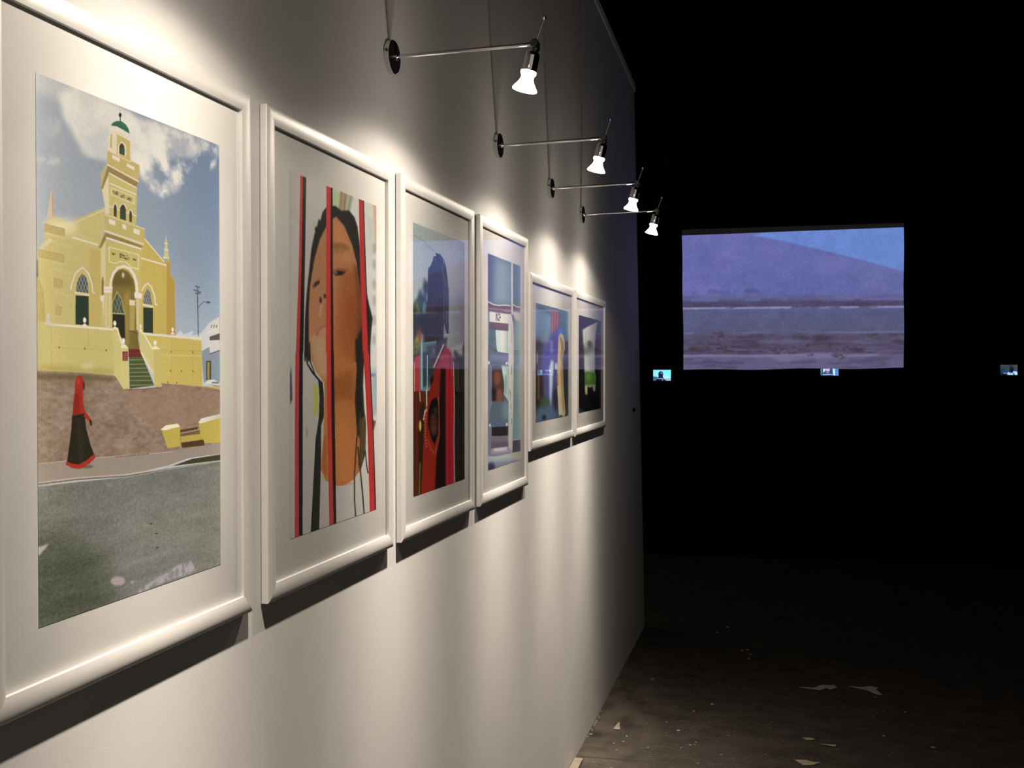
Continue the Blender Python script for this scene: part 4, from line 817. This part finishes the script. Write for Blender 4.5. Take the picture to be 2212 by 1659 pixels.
def framed_picture(yl, yr, zb, zt, print_rect, rgb, label):
    yc, zc = (yl + yr) / 2, (zb + zt) / 2
    t = thing('framed_picture', label, 'picture', (0, yc, EYE + zc), 'framed pictures along the white wall')
    y0, y1, z0, z1 = yl - yc, yr - yc, zb - zc, zt - zc
    for s in ('top', 'bottom', 'left', 'right'): obj('frame_rail', rail(y0, y1, z0, z1, s), M['frame'], t, smooth=30)
    g = .004
    obj('backing_board', box((.0025, y0 - g, z0 - g), (.0045, y1 + g, z1 + g)), M['backing'], t)
    obj('mat_board', box((.0047, y0 - g, z0 - g), (MATX - .0003, y1 + g, z1 + g)), M['mat'], t)
    pl, pr_, pb, pt = print_rect
    p = colour_grid('photo_print', rgb, (MATX, pl - yc, pt - zc), (0, pr_ - pl, 0), (0, 0, pb - pt), M['ink'], t)
    obj('glass_pane', box((GLX, y0 - .001, z0 - .001), (GLX + .0018, y1 + .001, z1 + .001)), M['glass'], t)
    return t

PICS = [
    (.9556, 1.4625, -.3282, .3718, (1.0155, 1.4060, -.2722, .3100), art_church, 'white-framed picture of a yellow tower building with a walking figure in red, nearest the camera'),
    (1.5677, 2.0731, -.3282, .3718, (1.6333, 2.0230, -.2706, .3142), art_portrait, 'white-framed close-up portrait of a dark-haired face behind three red and black vertical bars'),
    (2.1758, 2.6799, -.3282, .3718, (2.2435, 2.6378, -.2718, .3110), art_jacket, 'white-framed picture of a dark long-haired head above a red jacket'),
    (2.7894, 3.2920, -.3282, .3718, (2.8640, 3.2445, -.2716, .3081), art_doorway, 'white-framed picture of a pale teal wall and peeling white doorway, fourth along the wall'),
    (3.3826, 4.0761, -.2285, .2725, (3.4600, 4.0218, -.1714, .2112), art_robe, 'smaller white-framed picture of a beige draped figure beside a blue robe'),
    (4.1580, 4.8502, -.2285, .2725, (4.2394, 4.7800, -.1710, .2089), art_opening, 'smaller white-framed picture of a pale opening in black, farthest along the wall'),
]
for yl, yr, zb, zt, pr_, fn, lab in PICS:
    last = framed_picture(yl, yr, zb, zt, pr_, fn(), lab)
yc = (4.1580 + 4.8502) / 2; zc = (.2725 - .2285) / 2
obj('corner_block', box((.0005, 4.8790 - yc, -.238 - zc), (.012, 4.8900 - yc, -.216 - zc), .001), M['plastic'], last)  # small dark block at the last frame's lower far corner

# ------------------------------------------------------------------ chrome spotlights
TILT = R(13.5)
AX = Vector((-math.sin(TILT), 0, -math.cos(TILT)))      # head axis: down and back towards the wall
JOINT = Vector((.299, 0, .006))
BEAM_TILT = R(2.7)
BEAM = Vector((-math.sin(BEAM_TILT), 0, -math.cos(BEAM_TILT)))
# luminous intensity of the halogen reflector lamp by angle from its axis
PROFILE = [(0, 21), (5, 19), (10, 15.6), (15, 9.6), (20, 5.7), (26, 3.5), (33, 2.3), (41, 1.6), (50, 1.08), (57, .90), (63, .82), (69, .52), (74, .16), (78, .04), (84, .01), (90, 0)]
LAMP_GAIN = 1.0
def spot_light(name, parent, at):
    l = bpy.data.lights.new(name, 'SPOT'); l.energy = 4 * math.pi * LAMP_GAIN; l.spot_size = R(172); l.spot_blend = .1
    l.shadow_soft_size = .011; l.color = (1.0, .865, .72); l.use_nodes = True
    nt = l.node_tree; em = nt.nodes['Emission']; N = nt.nodes.new; L = nt.links.new
    tc = N('ShaderNodeTexCoord'); sx = N('ShaderNodeSeparateXYZ'); L(tc.outputs['Normal'], sx.inputs[0])
    ab = N('ShaderNodeMath'); ab.operation = 'ABSOLUTE'; L(sx.outputs['Z'], ab.inputs[0])
    ac = N('ShaderNodeMath'); ac.operation = 'ARCCOSINE'; ac.use_clamp = False; L(ab.outputs[0], ac.inputs[0])
    nz = N('ShaderNodeMath'); nz.operation = 'DIVIDE'; L(ac.outputs[0], nz.inputs[0]); nz.inputs[1].default_value = math.pi / 2
    fc = N('ShaderNodeFloatCurve'); cv = fc.mapping.curves[0]
    while len(cv.points) > 2: cv.points.remove(cv.points[1])
    cv.points[0].location = (0, PROFILE[0][1] / 22); cv.points[1].location = (1, 0)
    for t, v in PROFILE[1:-1]: cv.points.new(t / 90, v / 22)
    for p in cv.points: p.handle_type = 'VECTOR'
    fc.mapping.update(); L(nz.outputs[0], fc.inputs['Value'])
    mu = N('ShaderNodeMath'); mu.operation = 'MULTIPLY'; L(fc.outputs[0], mu.inputs[0]); mu.inputs[1].default_value = 22
    L(mu.outputs[0], em.inputs['Strength'])
    o = bpy.data.objects.new(name, l); C.objects.link(o); o.parent = parent
    o.location = at; o.rotation_mode = 'QUATERNION'; o.rotation_quaternion = BEAM.to_track_quat('-Z', 'Y')
    return o

def make_spotlight():
    t = thing('wall_spotlight', '', 'spotlight', (0, 0, 0), 'chrome wall spotlights above the pictures')
    bm = bmesh.new(); add_lathe(bm, (0, 0, 0), (1, 0, 0), [(0, .0335), (.0105, .0335), (.0120, .0322)], 48)
    pl = obj('wall_plate', bm, M['chrome'], t, smooth=30)
    bm = bmesh.new(); add_lathe(bm, (.0119, 0, 0), (1, 0, 0), [(0, .0318), (.0008, .0310), (.0010, .001)], 48)
    obj('plate_face', bm, M['dark_chrome'], pl, smooth=30)['label'] = 'polished front of the wall plate, coloured dark to stand for the reflected room'
    bm = bmesh.new(); add_lathe(bm, (.006, -.0332, .006), (0, -1, 0), [(0, .0032), (.0014, .0032), (.0018, .0022)], 14); obj('screw', bm, M['dark_joint'], pl, smooth=30)
    bm = bmesh.new(); add_lathe(bm, (.012, 0, 0), (1, 0, 0), [(0, .0075), (.006, .0070), (.008, .0045)], 24)
    add_tube(bm, (.014, 0, 0), JOINT, .0040, 16); obj('arm', bm, M['chrome'], t, smooth=35)
    bm = bmesh.new(); add_lathe(bm, JOINT - Vector((0, .010, 0)), (0, 1, 0), [(0, .0070), (.002, .0088), (.009, .0088), (.011, .0080), (.020, .0080), (.022, .0065)], 24)
    add_ball(bm, JOINT + AX * .010 + Vector((.004, 0, 0)), .0078); obj('swivel_joint', bm, M['dark_joint'], t, smooth=30)
    tip = JOINT + Vector((.019, 0, .050))
    bm = bmesh.new(); add_tube(bm, JOINT + Vector((.003, 0, .006)), tip, .0009, 8); rod = obj('adjuster_rod', bm, M['brushed'], t, smooth=35)
    bm = bmesh.new(); add_ball(bm, tip, .0040); obj('rod_tip', bm, M['chrome'], rod, smooth=40)
    bm = bmesh.new(); add_lathe(bm, JOINT, AX, [(.013, .004), (.014, .0075), (.0165, .0118), (.019, .0138), (.024, .0146), (.050, .0150), (.053, .0140)], 32)
    obj('lamp_holder', bm, M['chrome'], t, smooth=30)
    bm = bmesh.new(); add_lathe(bm, JOINT, AX, [(.0525, .0135), (.0535, .0152), (.0565, .0158), (.0595, .0148), (.0620, .0128), (.0660, .0124), (.0710, .0136), (.0760, .0162), (.0810, .0196), (.0855, .0228), (.0885, .0244), (.0900, .0246)], 40, cap1=False)
    b = obj('bulb', bm, M['bulb'], t, smooth=40)
    bm = bmesh.new(); add_lathe(bm, JOINT, AX, [(.0902, .0246), (.0912, .0236), (.0925, .015), (.0930, .001)], 40, cap0=True); obj('bulb_face', bm, M['bulb_face'], b, smooth=40)
    spot_light('beam', t, JOINT + AX * .0955)
    return t

def add_cord(t, y, z, slope):
    # flat lead running up the wall from behind the plate
    bm = bmesh.new(); pts = []; n = 10; zt = top_z(y) - EYE - z - .045
    for k in range(n + 1):
        s = k / n; zz = .031 + (zt - .031) * s; dy = slope * (zz - .031) * (1 - .45 * s)
        pts.append(Vector((.0026, -.006 + dy, zz)))
    for a, b in zip(pts, pts[1:]): add_tube(bm, a, b, .0020, 8)
    obj('cord', bm, M['cord'], t, smooth=50)

SPOTS = [
    (2.1170, .6250, -.25, 'chrome wall spotlight nearest the camera, above the portrait with red bars'),
    (2.9830, .6170, -.30, 'second chrome wall spotlight from the camera, above the doorway picture'),
    (3.7050, .6130, -.24, 'third chrome wall spotlight from the camera, above the blue robe picture'),
    (4.3150, .6060, .08, 'chrome wall spotlight farthest from the camera, above the last small picture'),
    (1.2300, .6250, -.20, 'chrome wall spotlight above the yellow building picture, just above the photo edge'),
]
proto = make_spotlight()
def copy_tree(o, parent=None):
    c = o.copy(); C.objects.link(c); c.parent = parent
    for ch in list(o.children): copy_tree(ch, c)
    return c
roots = [proto] + [copy_tree(proto) for _ in SPOTS[1:]]
for t, (y, z, sl, lab) in zip(roots, SPOTS):
    t.location = (0, y, EYE + z); t['label'] = lab
    add_cord(t, y, z, sl)

# small dark knob far along the wall
bm = bmesh.new(); add_lathe(bm, (0, 0, 0), (1, 0, 0), [(0, .011), (.006, .0115), (.011, .009), (.0135, .004)], 20)
tag(obj('wall_hook', bm, M['plastic'], None, (0, 5.913, EYE - .217), smooth=40), 'tiny black knob on the white wall past the last picture', 'knob')

# ------------------------------------------------------------------ projection screen and small displays
SY = 6.30
t = thing('projection_screen', 'hanging projection screen glowing with a blue-violet desert landscape', 'screen', (.82, SY, EYE + .37))
L = lambda x, z: (x - .82, z - .37)
quad = [L(.2251, .7488), L(1.4057, .7600), L(1.4090, .0048), L(.2368, -.0051)]
tl, tr, br, bl = quad
rgb = art_projection()
# sheet laid out bilinearly so its four measured corners are met
h, w = rgb.shape[:2]
pic = colour_grid('projected_image', rgb, (0, 0, 0), (1, 0, 0), (0, 0, 1), M['projection'], t)
U, V = np.meshgrid(np.linspace(0, 1, w), np.linspace(0, 1, h))
q = [np.array(p) for p in (tl, tr, br, bl)]
P = ((1 - U)[..., None] * q[0] + U[..., None] * q[1]) * (1 - V)[..., None] + ((1 - U)[..., None] * q[3] + U[..., None] * q[2]) * V[..., None]
edge = np.abs(U - .5) * 2
P[..., 0] += .0014 * np.sin(V * 11) * edge ** 6; P[..., 1] += .0030 * np.sin(U * 14) * V ** 6
co = np.stack([P[..., 0], -.004 + .003 * np.sin(U * 9 + V * 3), P[..., 1]], -1)
pic.data.vertices.foreach_set('co', co.reshape(-1).astype(np.float32)); pic.data.update()
sheet = bmesh.new(); ring = []
for d in (0.0, .003):
    ring.append([sheet.verts.new((x, d, z)) for x, z in (tl, tr, br, bl)])
sheet.faces.new(ring[0]); sheet.faces.new(ring[1][::-1])
for i in range(4): sheet.faces.new((ring[0][i], ring[0][(i + 1) % 4], ring[1][(i + 1) % 4], ring[1][i]))
M['screen_cloth'] = mat('black_backed_screen_cloth', (.05, .05, .055), .9)
obj('screen_cloth', sheet, M['screen_cloth'], t)
M['screen_hem'] = mat('dim_grey_hem', (.12, .11, .13), .8)
hem = prism([(tl[0], tl[1] + .0008), (tr[0], tr[1] + .0008), (tr[0], tr[1] + .022), (tl[0], tl[1] + .032)], -.012, .012, 1)
obj('top_bar', hem, M['screen_hem'], t)['label'] = 'dim grey bar along the top of the screen'
for x in (tl[0] + .08, tr[0] - .08):
    bm = bmesh.new(); add_tube(bm, (x, 0, .40), (x, 0, 4.5 - EYE - .37), .0015, 6); obj('hanging_wire', bm, M['black'], t)

DISP = [
    (-.2284, -.0877, -.0926, -.0073, 'small lit display with a dark head against bright cyan sky, left of the projection screen'),
    (1.0703, 1.2036, -.0525, .0400, 'small lit display partly hidden behind the lower edge of the projection screen'),
    (2.3675, 2.4870, -.0450, .0300, 'small dim lit display with white and blue shapes, far right on the black wall'),
]
for k, (x0, x1, z0, z1, lab) in enumerate(DISP):
    xc, zc = (x0 + x1) / 2, (z0 + z1) / 2; hw, hh = (x1 - x0) / 2, (z1 - z0) / 2
    t = thing('wall_display', lab, 'display', (xc, 9.0, EYE + zc), 'small video displays on the black wall')
    obj('display_case', box((-hw - .014, -.045, -hh - .014), (hw + .014, -.0005, hh + .014), .004), M['plastic'], t)
    colour_grid('lit_panel', art_display(k), (-hw, -.0462, hh), (2 * hw, 0, 0), (0, 0, -2 * hh), M['lcd'], t)

# ------------------------------------------------------------------ floor scraps
def scrap(name, pts, m, loc, rz, thick=.0015, lift=.004):
    bm = bmesh.new(); top = []; bot = []
    rs = random.Random(len(pts) + int(loc[0] * 1000))
    for x, y in pts:
        z = rs.uniform(0, lift); top.append(bm.verts.new((x, y, z + thick))); bot.append(bm.verts.new((x, y, z)))
    bm.faces.new(top); bm.faces.new(bot[::-1]); n = len(pts)
    for i in range(n): bm.faces.new((top[i], bot[i], bot[(i + 1) % n], top[(i + 1) % n]))
    o = obj(name, bm, m, None, (loc[0], loc[1], .0006)); o.rotation_euler = (0, 0, rz); return o
FZ = 1.50 / 1.53
SC = [
    ([(-.110, -.020), (-.04, -.006), (-.010, .055), (.030, .050), (.050, .070), (.062, .020), (.030, -.020), (.012, -.004), (-.02, -.035)], 'scrap', (.957 + .01, 5.39), 'pale torn paper scrap with thin tail on the floor, left of its twin'),
    ([(-.085, .045), (-.03, .035), (.02, .060), (.052, .05), (.040, .01), (.060, -.07), (.030, -.055), (.005, -.020), (-.03, .012)], 'scrap', (1.165, 5.41), 'pale curled paper scrap on the dark floor, right of its twin'),
    ([(-.006, .055), (.002, .060), (.008, .01), (.015, -.02), (.004, -.034), (-.014, -.026), (-.008, .01)], 'scrap', (.106, 4.600), 'small pale pointed scrap on the floor close to the white wall'),
    ([(-.03, .0), (-.006, .016), (.012, .012), (.024, -.004), (.006, -.016), (-.014, -.010)], 'scrap_y', (.885, 4.632), 'small yellowish flake on the floor, farther of two'),
    ([(-.034, .006), (.0, .012), (.030, .004), (.026, -.010), (-.010, -.008)], 'scrap_y', (.955, 4.575), 'small yellowish flake on the floor, nearer of two'),
    ([(-.04, .02), (.0, .030), (.03, .012), (.055, .020), (.03, -.018), (-.008, -.026)], 'scrap_y', (.862, 4.350), 'crumpled yellowish scrap on the floor at the bottom edge of the photo'),
]
for pts, m, loc, lab in SC:
    tag(scrap('paper_scrap', pts, M[m], loc, 0), lab, 'paper scrap', 'scraps on the dark floor')
# countless paint chips along the foot of the wall and over the floor
bm = bmesh.new(); rs = random.Random(11)
def chip(x, y, r, ex=1.0):
    a0 = rs.uniform(0, 6.28); n = rs.choice((4, 5)); t = []; b = []
    for k in range(n):
        a = a0 + k * math.tau / n; q = r * rs.uniform(.5, 1.2)
        t.append(bm.verts.new((x + math.cos(a) * q * ex, y + math.sin(a) * q, .0022))); b.append(bm.verts.new((x + math.cos(a) * q * ex, y + math.sin(a) * q, .0004)))
    bm.faces.new(t); bm.faces.new(b[::-1])
    for k in range(n): bm.faces.new((t[k], b[k], b[(k + 1) % n], t[(k + 1) % n]))
for _ in range(26): chip(rs.uniform(.006, .012), rs.uniform(4.45, 4.80), rs.uniform(.004, .010), .5)
for _ in range(8): chip(rs.uniform(.004, .010), rs.uniform(4.8, 5.9), rs.uniform(.003, .006), .5)
for x, y, r in ((.013, 4.49, .010), (.155, 4.43, .005), (.12, 4.40, .005), (.142, 4.33, .006), (.16, 4.50, .007), (.26, 4.385, .006), (.42, 4.45, .006), (.36, 4.62, .008), (.44, 4.49, .006), (.30, 4.72, .007), (.40, 4.90, .008), (.47, 5.02, .010), (.17, 5.36, .010), (.57, 6.02, .012), (.62, 5.95, .014), (.61, 5.86, .010), (.47, 6.55, .014), (.42, 6.40, .012), (.60, 6.04, .010), (1.19, 5.30, .008), (1.3, 5.1, .008), (1.18, 4.75, .008), (1.36, 4.65, .014)): chip(x, y, r)
chips = tag(obj('paint_chips', bm, M['scrap']), 'scattered pale paint chips along the wall foot and over the floor', 'paint chips'); chips['kind'] = 'stuff'
tag(obj('wood_block', box((.004, 3.98, .0005), (.036, 4.17, .014), .001), M['wood']), 'cream wood strip on the floor against the white wall at the bottom edge', 'wood strip')

# ------------------------------------------------------------------ camera, world, view
cam = bpy.data.cameras.new('camera'); cam.sensor_fit = 'HORIZONTAL'; cam.sensor_width = 36.0
cam.lens = 36.0 * 2400 / 2212; cam.clip_start = .02; cam.clip_end = 60
co_ = bpy.data.objects.new('camera', cam); C.objects.link(co_)
yaw, pitch, roll = -.2368, -.0135, -.0002
fwd = Vector((math.sin(yaw) * math.cos(pitch), math.cos(yaw) * math.cos(pitch), math.sin(pitch)))
right = Vector((math.cos(yaw), -math.sin(yaw), 0)); up = right.cross(fwd)
r2 = right * math.cos(roll) + up * math.sin(roll); u2 = -right * math.sin(roll) + up * math.cos(roll)
m3 = Matrix((r2, u2, -fwd)).transposed()
co_.matrix_world = Matrix.Translation((.76368, 0, EYE)) @ m3.to_4x4()
bpy.context.scene.camera = co_

wd = bpy.data.worlds.new('ambient_fill'); bpy.context.scene.world = wd; wd.use_nodes = True
wd.node_tree.nodes['Background'].inputs['Color'].default_value = (1, .88, .74, 1)
wd.node_tree.nodes['Background'].inputs['Strength'].default_value = .34  # warm fill added to lighten shadows, entering the open end behind the camera
sc = bpy.context.scene
sc.view_settings.view_transform = 'Standard'; sc.view_settings.look = 'None'
sc.view_settings.gamma = 1.0; sc.view_settings.exposure = 0.0; sc.view_settings.use_curve_mapping = False
sc.cycles.max_bounces = 10; sc.cycles.transparent_max_bounces = 16; sc.cycles.diffuse_bounces = 5; sc.cycles.glossy_bounces = 5
sc.cycles.use_denoising = True; sc.cycles.sample_clamp_indirect = 4.0; sc.cycles.caustics_reflective = False; sc.cycles.caustics_refractive = False
